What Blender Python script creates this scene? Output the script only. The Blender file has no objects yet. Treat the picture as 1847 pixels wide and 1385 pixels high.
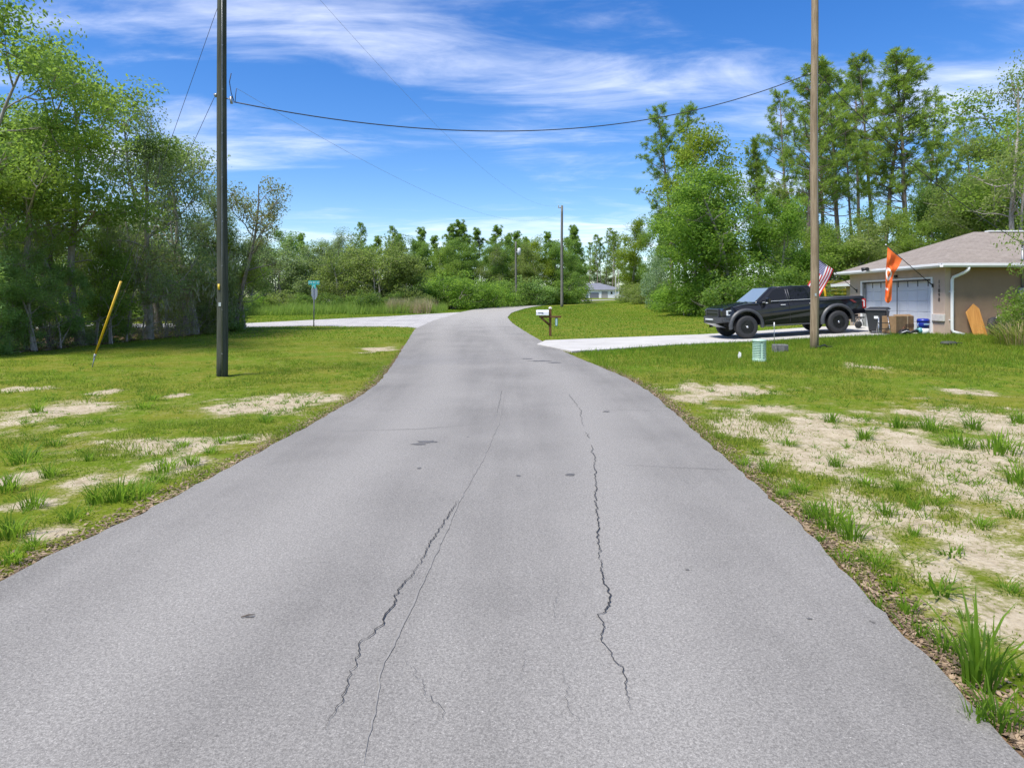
import bpy, math, random
import numpy as np
from mathutils import Vector, Matrix
SC = bpy.context.scene
COL = SC.collection
R = math.radians
# ---------------------------------------------------------------- camera, sky, sun, exposure
EYE, FPX, CX, HY = 1.75, 1200.0, 923.5, 543.0      # eye height (m), focal length, centre and horizon of the 1847 px wide photograph
cam = bpy.data.cameras.new('camera'); cam_o = bpy.data.objects.new('camera', cam); COL.objects.link(cam_o)
cam_o.location = (0, 0, EYE); cam_o.rotation_euler = (R(90), 0, 0)
cam.sensor_width = 36.0; cam.lens = FPX / 1847 * 36.0; cam.shift_y = -(692.5 - HY) / 1847.0
cam.clip_end = 3000.0; cam.clip_start = 0.05
SC.camera = cam_o
SUN_EL, SUN_AZ = 60.0, -130.0                        # elevation; azimuth clockwise from +Y (negative: to the left)
world = bpy.data.worlds.new('World'); SC.world = world; world.use_nodes = True
def build_world():
    nt = world.node_tree; n = nt.nodes; L = nt.links
    bg = n['Background']; bg.inputs['Strength'].default_value = 0.098
    sky = n.new('ShaderNodeTexSky'); sky.sky_type = 'NISHITA'; sky.sun_disc = False
    sky.sun_elevation = R(SUN_EL); sky.sun_rotation = R(SUN_AZ)
    sky.air_density = 1.0; sky.dust_density = 0.35; sky.ozone_density = 3.2
    hs = n.new('ShaderNodeHueSaturation'); hs.inputs['Hue'].default_value = 0.512; hs.inputs['Saturation'].default_value = 1.36; hs.inputs['Value'].default_value = 0.84
    L.new(sky.outputs[0], hs.inputs['Color'])
    tc = n.new('ShaderNodeTexCoord'); sep = n.new('ShaderNodeSeparateXYZ'); L.new(tc.outputs['Generated'], sep.inputs[0])
    def math_(op, a, b=None, c=None):
        m = n.new('ShaderNodeMath'); m.operation = op
        for k, v in enumerate((a, b, c)):
            if v is None: continue
            if isinstance(v, (int, float)): m.inputs[k].default_value = v
            else: L.new(v, m.inputs[k])
        return m.outputs[0]
    zz = math_('MAXIMUM', sep.outputs[2], 0.0); zz = math_('ADD', zz, 0.10)
    u = math_('DIVIDE', sep.outputs[0], zz); v = math_('DIVIDE', sep.outputs[1], zz)
    comb = n.new('ShaderNodeCombineXYZ'); L.new(u, comb.inputs[0]); L.new(v, comb.inputs[1])
    def noise(scale, loc, rot, detail, rough, dist):
        mp = n.new('ShaderNodeMapping'); mp.inputs['Scale'].default_value = scale; mp.inputs['Location'].default_value = loc
        mp.inputs['Rotation'].default_value = (0, 0, rot); L.new(comb.outputs[0], mp.inputs[0])
        t = n.new('ShaderNodeTexNoise'); t.inputs['Scale'].default_value = 1.0; t.inputs['Detail'].default_value = detail
        t.inputs['Roughness'].default_value = rough; t.inputs['Distortion'].default_value = dist
        L.new(mp.outputs[0], t.inputs['Vector']); return t.outputs['Fac']
    big = noise((0.55, 0.85, 1), (2.35, 0.4, 0), R(-8), 2, 0.5, 0.3)
    wisp = noise((1.0, 2.3, 1), (1.7, 3.1, 0), R(14), 9, 0.62, 0.9)
    fine = noise((3.6, 7.5, 1), (4.0, 2.2, 0), R(10), 6, 0.6, 0.5)
    a = math_('MULTIPLY_ADD', big, 1.25, -0.68)
    b = math_('MULTIPLY_ADD', wisp, 0.95, a)
    c = math_('MULTIPLY_ADD', fine, 0.28, b)
    mr = n.new('ShaderNodeMapRange'); mr.interpolation_type = 'SMOOTHSTEP'
    L.new(c, mr.inputs[0]); mr.inputs[1].default_value = 0.44; mr.inputs[2].default_value = 1.14; mr.inputs[3].default_value = 0.0; mr.inputs[4].default_value = 0.85
    mix = n.new('ShaderNodeMix'); mix.data_type = 'RGBA'
    L.new(mr.outputs[0], mix.inputs[0]); L.new(hs.outputs[0], mix.inputs[6]); mix.inputs[7].default_value = (6.0, 6.2, 6.9, 1)
    L.new(mix.outputs[2], bg.inputs['Color'])
build_world()
sun = bpy.data.lights.new('sun', 'SUN'); sun_o = bpy.data.objects.new('sun', sun); COL.objects.link(sun_o)
sun.energy = 2.7; sun.angle = R(16); sun.color = (1.0, 0.955, 0.88)
_az, _el = R(SUN_AZ), R(SUN_EL)
sun_o.rotation_euler = (-Vector((math.sin(_az) * math.cos(_el), math.cos(_az) * math.cos(_el), math.sin(_el)))).to_track_quat('-Z', 'Y').to_euler()
SC.view_settings.view_transform = 'Standard'; SC.view_settings.look = 'None'; SC.view_settings.gamma = 1.0
SC.view_settings.use_curve_mapping = False; SC.view_settings.exposure = 1.2
SC.render.engine = 'CYCLES'; SC.cycles.use_denoising = True; SC.cycles.denoising_prefilter = 'NONE'; SC.cycles.sample_clamp_indirect = 6.0
SC.cycles.max_bounces = 8; SC.cycles.diffuse_bounces = 6; SC.cycles.glossy_bounces = 3; SC.cycles.transmission_bounces = 4
SC.cycles.transparent_max_bounces = 6; SC.cycles.caustics_reflective = False; SC.cycles.caustics_refractive = False

# ---------------------------------------------------------------- numeric helpers
def lattice(ix, iy, seed):
    h = (ix.astype(np.int64) * 374761393 + iy.astype(np.int64) * 668265263 + seed * 982451653) & 0xFFFFFFFF
    h = ((h ^ (h >> 13)) * 1274126177) & 0xFFFFFFFF
    return ((h ^ (h >> 16)) & 0xFFFF) / 65535.0
def vnoise(x, y, seed=0):
    x = np.asarray(x, float); y = np.asarray(y, float)
    ix = np.floor(x); iy = np.floor(y); fx = x - ix; fy = y - iy
    fx = fx * fx * (3 - 2 * fx); fy = fy * fy * (3 - 2 * fy)
    a = lattice(ix, iy, seed); b = lattice(ix + 1, iy, seed); c = lattice(ix, iy + 1, seed); d = lattice(ix + 1, iy + 1, seed)
    return (a * (1 - fx) + b * fx) * (1 - fy) + (c * (1 - fx) + d * fx) * fy
def fbm(x, y, seed=0, o=4):
    s = 0; a = 0.5; t = 0
    for k in range(o):
        s = s + a * vnoise(np.asarray(x) * 2 ** k, np.asarray(y) * 2 ** k, seed + 17 * k); t += a; a *= 0.55
    return s / t
def sstep(a, b, x):
    t = np.clip((np.asarray(x, float) - a) / (b - a), 0, 1); return t * t * (3 - 2 * t)
_py = np.linspace(-100, 800, 3601)
_pz = np.interp(_py, [-100, 11, 28, 50, 74, 100, 140, 205, 300, 800], [0, 0, 0.22, 0.62, 1.12, 1.5, 2.0, 2.75, 3.5, 6.0])
_k = np.hanning(41); _k /= _k.sum(); _pz = np.convolve(np.pad(_pz, 20, mode='edge'), _k, mode='valid')
def E(x, y):                                        # height of the land
    x = np.asarray(x, float); y = np.asarray(y, float)
    z = np.interp(y, _py, _pz)
    z = z + 0.32 * sstep(7.5, 16, x) * sstep(13, 23, y) * (1 - sstep(36, 60, y))
    z = z + 1.0 * np.exp(-((x - 15.5) / 6.0) ** 2 - ((y - 70) / 13.0) ** 2)
    return z
_gy = np.concatenate([np.arange(1.5, 60, 0.02), np.arange(60, 400, 0.1)])
def ground(px, py):                                 # the place on the land that the photograph shows at a pixel
    x = (px - CX) / FPX * _gy; z = EYE - (py - HY) / FPX * _gy
    hit = np.nonzero(z <= E(x, _gy))[0]
    i = hit[0] if len(hit) else len(_gy) - 1
    return Vector((float(x[i]), float(_gy[i]), float(E(x[i], _gy[i]))))
def at(px, py, Y): return Vector(((px - CX) / FPX * Y, Y, EYE - (py - HY) / FPX * Y))
def Ef(x, y): return float(E(x, y))

# ---------------------------------------------------------------- mesh helpers
def np_mesh(name, V, F, attrs=None, smooth=False):
    """V (n,3), F (m,k) with one k; attrs: name -> per-vertex floats"""
    V = np.asarray(V, np.float32); F = np.asarray(F, np.int32); m = bpy.data.meshes.new(name)
    k = F.shape[1]
    m.vertices.add(len(V)); m.vertices.foreach_set('co', V.ravel())
    m.loops.add(F.size); m.loops.foreach_set('vertex_index', F.ravel())
    m.polygons.add(len(F)); m.polygons.foreach_set('loop_start', np.arange(0, F.size, k, dtype=np.int32))
    m.polygons.foreach_set('loop_total', np.full(len(F), k, np.int32))
    m.polygons.foreach_set('use_smooth', np.full(len(F), bool(smooth)))
    for a, v in (attrs or {}).items():
        at_ = m.attributes.new(a, 'FLOAT', 'POINT'); at_.data.foreach_set('value', np.asarray(v, np.float32))
    m.update(calc_edges=True); return m
def tag(o, label=None, cat=None, group=None, kind=None):
    if label: o['label'] = label
    if cat: o['category'] = cat
    if group: o['group'] = group
    if kind: o['kind'] = kind
    return o
def link(name, mesh, mat=None, parent=None, loc=None, rot=None, scale=None):
    o = bpy.data.objects.new(name, mesh); COL.objects.link(o)
    if mat is not None:
        if len(mesh.materials) == 0: mesh.materials.append(mat)
        if mesh.materials[0] is not mat:
            o.material_slots[0].link = 'OBJECT'; o.material_slots[0].material = mat
    if parent is not None: o.parent = parent
    if loc is not None: o.location = loc
    if rot is not None: o.rotation_euler = rot
    if scale is not None: o.scale = scale
    return o
def thing(name, label, cat, loc=(0, 0, 0), rot=(0, 0, 0), group=None, scale=None):
    o = bpy.data.objects.new(name, None); COL.objects.link(o); o.location = loc; o.rotation_euler = rot
    o.empty_display_size = 0.2
    if scale is not None: o.scale = scale
    return tag(o, label, cat, group)
def frame_of(d):
    d = Vector(d).normalized(); u = d.cross(Vector((0, 0, 1)))
    if u.length < 1e-3: u = d.cross(Vector((1, 0, 0)))
    u.normalize(); return d, u, u.cross(d).normalized()
class MB:
    def __init__(s): s.v = []; s.f = []; s.sm = []
    def add(s, vs, fs, smooth=False):
        b = len(s.v); s.v += [tuple(p) for p in vs]; s.f += [tuple(i + b for i in f) for f in fs]; s.sm += [smooth] * len(fs); return s
    def box(s, c, size, M=None):
        a, b, d = (x / 2 for x in size)
        vs = [Vector((sx * a, sy * b, sz * d)) for sz in (-1, 1) for sy in (-1, 1) for sx in (-1, 1)]
        if M is not None: vs = [M @ p for p in vs]
        vs = [p + Vector(c) for p in vs]
        return s.add(vs, [(0, 2, 3, 1), (4, 5, 7, 6), (0, 1, 5, 4), (2, 6, 7, 3), (0, 4, 6, 2), (1, 3, 7, 5)])
    def tube(s, pts, rad, n=8, caps=True, squash=None):
        pts = [Vector(p) for p in pts]; rs = rad if hasattr(rad, '__len__') else [rad] * len(pts); vs = []; u0 = None
        for i, p in enumerate(pts):
            d = (pts[min(i + 1, len(pts) - 1)] - pts[max(i - 1, 0)])
            d, u, w = frame_of(d)
            if u0 is not None:
                u = (u0 - d * u0.dot(d)); u.normalize(); w = u.cross(d)
            u0 = u
            for k in range(n):
                a = 2 * math.pi * k / n; vs.append(p + u * (math.cos(a) * rs[i]) + w * (math.sin(a) * rs[i] * (squash or 1)))
        fs = [(i * n + k, i * n + (k + 1) % n, (i + 1) * n + (k + 1) % n, (i + 1) * n + k) for i in range(len(pts) - 1) for k in range(n)]
        s.add(vs, fs, True)
        if caps:
            b = len(s.v) - len(vs); s.f.append(tuple(b + k for k in range(n))[::-1]); s.f.append(tuple(b + (len(pts) - 1) * n + k for k in range(n))); s.sm += [False, False]
        return s
    def prism(s, poly, lo, hi, axis='y'):
        def P(a, b, h): return {'y': (a, h, b), 'x': (h, a, b), 'z': (a, b, h)}[axis]
        n = len(poly); vs = [P(a, b, lo) for a, b in poly] + [P(a, b, hi) for a, b in poly]
        fs = [tuple(range(n))[::-1], tuple(range(n, 2 * n))] + [(k, (k + 1) % n, n + (k + 1) % n, n + k) for k in range(n)]
        return s.add(vs, fs)
    def lathe(s, prof, n=16, axis='z', c=(0, 0, 0), smooth=True):
        vs = []; c = Vector(c)
        for r, h in prof:
            for k in range(n):
                a = 2 * math.pi * k / n; x, y = r * math.cos(a), r * math.sin(a)
                vs.append(c + Vector({'z': (x, y, h), 'y': (x, h, y), 'x': (h, x, y)}[axis]))
        fs = [(i * n + k, i * n + (k + 1) % n, (i + 1) * n + (k + 1) % n, (i + 1) * n + k) for i in range(len(prof) - 1) for k in range(n)]
        s.add(vs, fs, smooth); b = len(s.v) - len(vs)
        if prof[0][0] > 1e-4: s.f.append(tuple(b + k for k in range(n))[::-1]); s.sm.append(False)
        if prof[-1][0] > 1e-4: s.f.append(tuple(b + (len(prof) - 1) * n + k for k in range(n))); s.sm.append(False)
        return s
    def quad(s, a, b, c, d): return s.add([a, b, c, d], [(0, 1, 2, 3)])
    def mesh(s, name):
        m = bpy.data.meshes.new(name); m.from_pydata(s.v, [], s.f)
        m.polygons.foreach_set('use_smooth', s.sm); m.update()
        import bmesh
        bm = bmesh.new(); bm.from_mesh(m); bmesh.ops.recalc_face_normals(bm, faces=bm.faces); bm.to_mesh(m); bm.free(); return m
    def build(s, name, mat, parent=None, bevel=0, loc=None, rot=None, seg=2, allsmooth=False):
        m = s.mesh(name)
        if allsmooth: m.polygons.foreach_set('use_smooth', [True] * len(m.polygons))
        o = link(name, m, mat, parent, loc, rot)
        if bevel:
            b = o.modifiers.new('bevel', 'BEVEL'); b.width = bevel; b.segments = seg; b.limit_method = 'ANGLE'; b.angle_limit = R(28); b.harden_normals = False
        return o
def text_mesh(txt, size, depth=0.004):
    c = bpy.data.curves.new('txt', 'FONT'); c.body = txt; c.size = size; c.extrude = depth; c.align_x = 'CENTER'; c.align_y = 'CENTER'; c.resolution_u = 3
    o = bpy.data.objects.new('txt', c); COL.objects.link(o); dg = bpy.context.evaluated_depsgraph_get()
    m = bpy.data.meshes.new_from_object(o.evaluated_get(dg)); bpy.data.objects.remove(o); m.name = 'lettering'; return m

# ---------------------------------------------------------------- materials
class NT:
    def __init__(s, name):
        s.m = bpy.data.materials.new(name); s.m.use_nodes = True; s.t = s.m.node_tree; s.n = s.t.nodes; s.L = s.t.links
        s.b = s.n['Principled BSDF']; s.out = s.n['Material Output']
    def set(s, **k):
        for a, v in k.items(): s.put(s.b, a.replace('_', ' '), v)
        return s
    def put(s, node, key, v):
        i = node.inputs[key]
        if hasattr(v, 'links') or isinstance(v, bpy.types.NodeSocket): s.L.new(v, i)
        elif hasattr(v, '__len__') and len(v) == 3 and i.type == 'RGBA': i.default_value = (*v, 1)
        else: i.default_value = v
    def new(s, t, **k):
        x = s.n.new(t)
        for a, v in k.items(): setattr(x, a, v)
        return x
    def coord(s, kind='Object'): return s.new('ShaderNodeTexCoord').outputs[kind]
    def noise(s, scale, detail=4, rough=0.55, vec=None, dist=0, dim='3D', out='Fac', sc=None):
        x = s.new('ShaderNodeTexNoise', noise_dimensions=dim)
        v = vec if vec is not None else s.coord()
        if sc is not None:
            mp = s.new('ShaderNodeMapping'); s.L.new(v, mp.inputs[0]); mp.inputs['Scale'].default_value = sc; v = mp.outputs[0]
        s.L.new(v, x.inputs['Vector'])
        for k, val in (('Scale', scale), ('Detail', detail), ('Roughness', rough), ('Distortion', dist)): x.inputs[k].default_value = val
        return x.outputs[out]
    def ramp(s, fac, stops, interp='LINEAR'):
        x = s.new('ShaderNodeValToRGB'); x.color_ramp.interpolation = interp; e = x.color_ramp.elements
        while len(e) < len(stops): e.new(0.5)
        for el, (p, c) in zip(e, stops): el.position = p; el.color = (*c, 1) if len(c) == 3 else c
        s.L.new(fac, x.inputs[0]); return x.outputs[0]
    def rng(s, fac, a, b, c=0.0, d=1.0, smooth=True):
        x = s.new('ShaderNodeMapRange'); x.interpolation_type = 'SMOOTHSTEP' if smooth else 'LINEAR'
        s.L.new(fac, x.inputs[0])
        for i, v in enumerate((a, b, c, d)): x.inputs[i + 1].default_value = v
        return x.outputs[0]
    def mix(s, fac, a, b, mode='MIX'):
        x = s.new('ShaderNodeMix', data_type='RGBA', blend_type=mode)
        for k, v in ((0, fac), (6, a), (7, b)): s.put(x, k, v)
        return x.outputs[2]
    def math(s, op, a, b=None, c=None):
        x = s.new('ShaderNodeMath', operation=op)
        for k, v in enumerate((a, b, c)):
            if v is not None: s.put(x, k, v)
        return x.outputs[0]
    def attr(s, name, out='Fac'): return s.new('ShaderNodeAttribute', attribute_name=name).outputs[out]
    def bump(s, h, strength=0.3, dist=0.02):
        x = s.new('ShaderNodeBump'); x.inputs['Strength'].default_value = strength; x.inputs['Distance'].default_value = dist
        s.L.new(h, x.inputs['Height']); s.L.new(x.outputs[0], s.b.inputs['Normal']); return s
MATS = {}
def flat(name, col, rough=0.6, metal=0.0, var=0.12, scale=9.0, bump=0.0, **k):
    """a plain material with a little uneven tone"""
    if name in MATS: return MATS[name]
    t = NT(name); f = t.noise(scale, 5, 0.6)
    lo = tuple(c * (1 - var) for c in col); hi = tuple(min(1, c * (1 + var)) for c in col)
    t.set(Base_Color=t.ramp(f, [(0.3, lo), (0.7, hi)]), Roughness=rough, Metallic=metal, **k)
    if bump: t.bump(t.noise(scale * 6, 4), bump, 0.01)
    MATS[name] = t.m; return t.m
def leaf_mat(name, dark, light, trans=0.35, warm=None, glow=(0.40, 0.58, 0.07)):
    t = NT(name)
    oi = t.new('ShaderNodeObjectInfo').outputs['Random']
    v = t.attr('var'); p = t.noise(0.9, 2, 0.5)
    f = t.math('ADD', t.math('MULTIPLY', v, 0.6), t.math('MULTIPLY', p, 0.5))
    f = t.math('ADD', f, t.math('MULTIPLY_ADD', oi, 0.26, -0.18))
    stops = [(0.12, dark), (0.82, light)]
    if warm: stops.append((0.985, warm))
    c = t.ramp(f, stops)
    t.set(Base_Color=c, Roughness=0.62, Specular_IOR_Level=0.25)
    tr = t.new('ShaderNodeBsdfTranslucent'); c2 = t.mix(0.55, t.mix(1.0, c, (0.6, 0.6, 0.6), 'ADD') if False else t.mix(1.0, c, c, 'ADD'), glow); t.L.new(c2, tr.inputs[0])
    mx = t.new('ShaderNodeMixShader'); mx.inputs[0].default_value = trans
    t.L.new(t.b.outputs[0], mx.inputs[1]); t.L.new(tr.outputs[0], mx.inputs[2]); t.L.new(mx.outputs[0], t.out.inputs[0]); return t.m
# ================================================================ LAND AND ROADS
def px_line(pts): return np.array([tuple(ground(*p))[:2] for p in pts])
_rl = px_line([(0, 1047), (245, 935), (500, 800), (600, 745), (650, 715), (685, 690), (710, 655), (735, 615), (748, 594), (780, 579), (832, 563), (870, 555.5), (930, 548.5), (985, 544.5)])
_rr = px_line([(1680, 1211), (1560, 1075), (1440, 945), (1310, 830), (1240, 768), (1180, 713), (1130, 682), (1040, 645), (985, 620), (950, 600), (925, 584), (915, 573), (922, 564.5), (945, 557), (985, 550)])
_rl = np.vstack([[(-3.6, -30), (-3.35, 0)], _rl, [(9.3, 124), (17.5, 142), (34, 168), (60, 195)]])
_rr = np.vstack([[(1.5, -30), (1.75, 0)], _rr, [(13.4, 121), (21.5, 139), (37, 164), (62, 190)]])
_sy = np.concatenate([np.arange(-30, 2, 2.0), np.arange(2, 16, 0.09), np.arange(16, 50, 0.35), np.arange(50, 196, 1.5)])
def _smooth(x, y):
    u = np.arange(-34, 200, 0.35); xi = np.interp(u, y, x); k = np.hanning(9); k /= k.sum(); p = np.pad(xi, 4, mode='edge'); return np.interp(_sy, u, np.convolve(p, k, mode='valid'))
RXL = _smooth(_rl[:, 0], _rl[:, 1]); RXR = _smooth(_rr[:, 0], _rr[:, 1])
def road_x(y): return np.interp(y, _sy, RXL), np.interp(y, _sy, RXR)
side_near = [(-4.6, 33.9), (-5.4, 35.6), (-6.6, 36.4)] + [tuple(p) for p in px_line([(640, 588.5), (560, 587.5), (415, 590.5)])] + [(-24, 35.0), (-60, 33)]
side_far = [(-60, 37.5), (-24, 38.8)] + [tuple(p) for p in px_line([(415, 584.5), (490, 581), (560, 577.5), (640, 573.5), (700, 570.8), (760, 567.2)])] + [(-4.5, 57.5), (-2.5, 57), (-2.2, 36)]
SIDE = np.array(side_near + side_far)
DRIVE = np.array([(1.9, 21.1), (3.2, 21.9), (4.6, 22.9), (6.2, 24.0), (8.0, 24.9), (10.5, 25.35), (13, 25.3), (15.93, 25.0), (15.93, 30.7), (12.5, 30.2), (9.2, 29.6), (6.6, 28.6), (4.0, 27.3), (1.3, 25.9), (0.9, 24)])
def poly_sd(X, Y, P):                                # signed distance, negative inside
    d = np.full(X.shape, 1e9); ins = np.zeros(X.shape, bool); n = len(P)
    for i in range(n):
        ax, ay = P[i]; bx, by = P[(i + 1) % n]; ex, ey = bx - ax, by - ay
        t = np.clip(((X - ax) * ex + (Y - ay) * ey) / (ex * ex + ey * ey + 1e-12), 0, 1)
        d = np.minimum(d, np.hypot(X - ax - t * ex, Y - ay - t * ey))
        if ey != 0: ins ^= ((ay > Y) != (by > Y)) & (X < ex * (Y - ay) / ey + ax)
    return np.where(ins, -d, d)
def paved(X, Y):                                     # distance to the nearest paved edge, negative on it
    l, r = road_x(Y); dm = np.maximum(l - X, X - r)
    dm = np.where((Y > 195), 9, dm)
    near = (np.abs(X + 20) < 46) & (Y > 25) & (Y < 66); d = dm.copy()
    if near.any(): d[near] = np.minimum(d[near], poly_sd(X[near], Y[near], SIDE))
    near = (X > -3) & (X < 20) & (Y > 17) & (Y < 36)
    if near.any(): d[near] = np.minimum(d[near], poly_sd(X[near], Y[near], DRIVE))
    return d
SAND_SPOTS = []
for px, py, hw, hh in [(465, 731, 110, 13), (590, 716, 60, 8), (285, 797, 105, 15), (140, 868, 38, 14), (70, 742, 75, 20), (25, 860, 38, 14), (330, 838, 60, 14),
                       (100, 955, 40, 14), (230, 860, 40, 9), (60, 905, 40, 10), (317, 712, 16, 4), (37, 702, 36, 5), (680, 628, 26, 4),
                       (190, 705, 20, 4), 
                       (1290, 702, 100, 11), (1370, 738, 90, 12), (1455, 770, 85, 22), (1660, 745, 45, 10), (1500, 840, 110, 38), (1640, 820, 130, 35), (1760, 870, 140, 50),
                       (1620, 930, 130, 45), (1800, 1000, 150, 70), (1700, 1020, 90, 40), (1840, 1110, 110, 60), (1560, 660, 30, 6), (1760, 705, 40, 7), (1240, 716, 40, 10), (1330, 775, 50, 16)]:
    c = ground(px, py); n_, f_ = ground(px, py + hh), ground(px, py - hh)
    SAND_SPOTS.append((c.x, c.y, hw / FPX * c.y, max(0.06, (f_.y - n_.y) / 2)))
def sand(X, Y):
    nz = fbm(X * 1.3 + 5, Y * 0.9, 3, 4); n2 = fbm(X * 4.0, Y * 3.2, 9, 3)
    s = np.zeros(X.shape)
    for cx, cy, a, b in SAND_SPOTS:
        r = np.hypot((X - cx) / a, (Y - cy) / b); m = r < 2.2
        if m.any(): s[m] = np.maximum(s[m], 0.92 * sstep(1.75, 0.25, r[m] + (nz[m] - 0.5) * 2.0 + (n2[m] - 0.5) * 1.8))
    l, r_ = road_x(Y)
    right = sstep(0.2, 0.8, X - r_) * sstep(15, 9, Y) * 0.60
    left = sstep(0.5, 1.6, l - X) * sstep(17, 8, Y) * 0.36
    base = np.maximum(right, left)
    s = np.maximum(s, sstep(0.66, 0.36, nz * 0.6 + n2 * 0.4 + 0.5 - base) * sstep(0.05, 0.4, base) * 0.85)
    s = s * (0.62 + 0.55 * fbm(X * 2.6 + 3, Y * 2.0, 15, 3))
    return np.clip(s, 0, 1)
def woods(X, Y):                                     # under the trees at the left
    e = -14.6 - 0.16 * np.clip(30 - Y, 0, 14) + (fbm(X * 0.7, Y * 0.7, 31, 3) - 0.5) * 2.0
    return sstep(0, 1.2, e - X) * (1 - sstep(34.2, 35.2, Y))
def land_z(X, Y, d):
    bump_ = (fbm(X * 1.1, Y * 1.1, 5, 4) - 0.5) * 0.10 + (fbm(X * 5, Y * 5, 8, 2) - 0.5) * 0.025
    w = sstep(0.0, 1.6, d) * np.clip(1.25 - Y / 60, 0.2, 1)
    z = E(X, Y) - 0.02 + bump_ * w
    return np.where(d < 0.0, E(X, Y) - 0.02 - 0.06 * sstep(0, 0.12, -d), z)
def spaced(lo, hi, step, ends, grow=1.16):
    a = list(np.arange(lo, hi, step)); s = step
    while a[-1] < ends[1]: s *= grow; a.append(a[-1] + s)
    s = step
    while a[0] > ends[0]: s *= grow; a.insert(0, a[0] - s)
    return np.array(a)
gx = spaced(-14, 15, 0.115, (-900, 900)); gy = spaced(2.2, 24, 0.105, (-60, 1500), 1.03)
GX, GY = np.meshgrid(gx, gy); GD = paved(GX, GY); GZ = land_z(GX, GY, GD)
nx, ny = len(gx), len(gy); idx = np.arange(nx * ny).reshape(ny, nx)
F = np.stack([idx[:-1, :-1], idx[:-1, 1:], idx[1:, 1:], idx[1:, :-1]], -1).reshape(-1, 4)
near_ = (GX > -24) & (GX < 26) & (GY > 1.5) & (GY < 40); GS = np.zeros(GX.shape); GS[near_] = sand(GX[near_], GY[near_])
GW = np.where((GX > -70) & (GY < 40) & (GY > -40), woods(GX, GY), 0)
edge = np.exp(-np.clip(GD, 0, 9) / 0.16) * (GD > -0.3)
ground_mesh = np_mesh('ground', np.stack([GX, GY, GZ], -1).reshape(-1, 3), F,
    {'sand': GS.ravel(), 'litter': np.maximum(GW, edge * 0.85 * (GY < 24)).ravel()}, smooth=True)
t = NT('ground'); co = t.coord()
fine = t.noise(26, 5, 0.65, co); mid = t.noise(4.5, 5, 0.6, co); big = t.noise(0.33, 4, 0.55, co); vfine = t.noise(150, 3, 0.7, co)
grass = t.ramp(t.math('ADD', t.math('MULTIPLY', mid, 0.6), t.math('MULTIPLY', fine, 0.45)), [(0.28, (0.050, 0.074, 0.006)), (0.48, (0.120, 0.155, 0.009)), (0.66, (0.180, 0.190, 0.018)), (0.8, (0.24, 0.205, 0.06))])
grass = t.mix(t.rng(big, 0.38, 0.66, 0, 0.55), grass, (0.085, 0.170, 0.006))
moss = t.mix(t.rng(t.noise(0.8, 4, 0.6, co), 0.46, 0.62, 0, 0.55), grass, (0.185, 0.172, 0.022))
sandc = t.ramp(t.math('ADD', t.math('MULTIPLY', mid, 0.55), t.math('MULTIPLY', fine, 0.45)), [(0.3, (0.255, 0.198, 0.125)), (0.5, (0.415, 0.345, 0.235)), (0.7, (0.54, 0.47, 0.345))])
sandc = t.mix(t.rng(vfine, 0.58, 0.72, 0, 0.55), sandc, (0.20, 0.14, 0.085))
sf = t.math('ADD', t.attr('sand'), t.math('MULTIPLY_ADD', fine, 1.5, -0.75))
sf = t.math('ADD', sf, t.math('MULTIPLY_ADD', mid, 0.9, -0.45))
thin = t.mix(0.5, moss, (0.30, 0.255, 0.13))
c = t.mix(t.rng(sf, 0.02, 0.38), moss, thin)
c = t.mix(t.rng(sf, 0.30, 0.72), c, sandc)
lit = t.ramp(t.noise(38, 4, 0.7, co), [(0.3, (0.07, 0.045, 0.028)), (0.5, (0.17, 0.105, 0.062)), (0.7, (0.30, 0.215, 0.14))])
lf = t.rng(t.math('ADD', t.attr('litter'), t.math('MULTIPLY_ADD', fine, 1.0, -0.5)), 0.35, 0.7)
c = t.mix(lf, c, lit)
t.set(Base_Color=c, Roughness=0.95, Specular_IOR_Level=0.1)
t.bump(t.math('ADD', fine, t.math('MULTIPLY', mid, 1.5)), 0.55, 0.035)
ground_o = tag(link('ground', ground_mesh, t.m), kind='structure')

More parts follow.
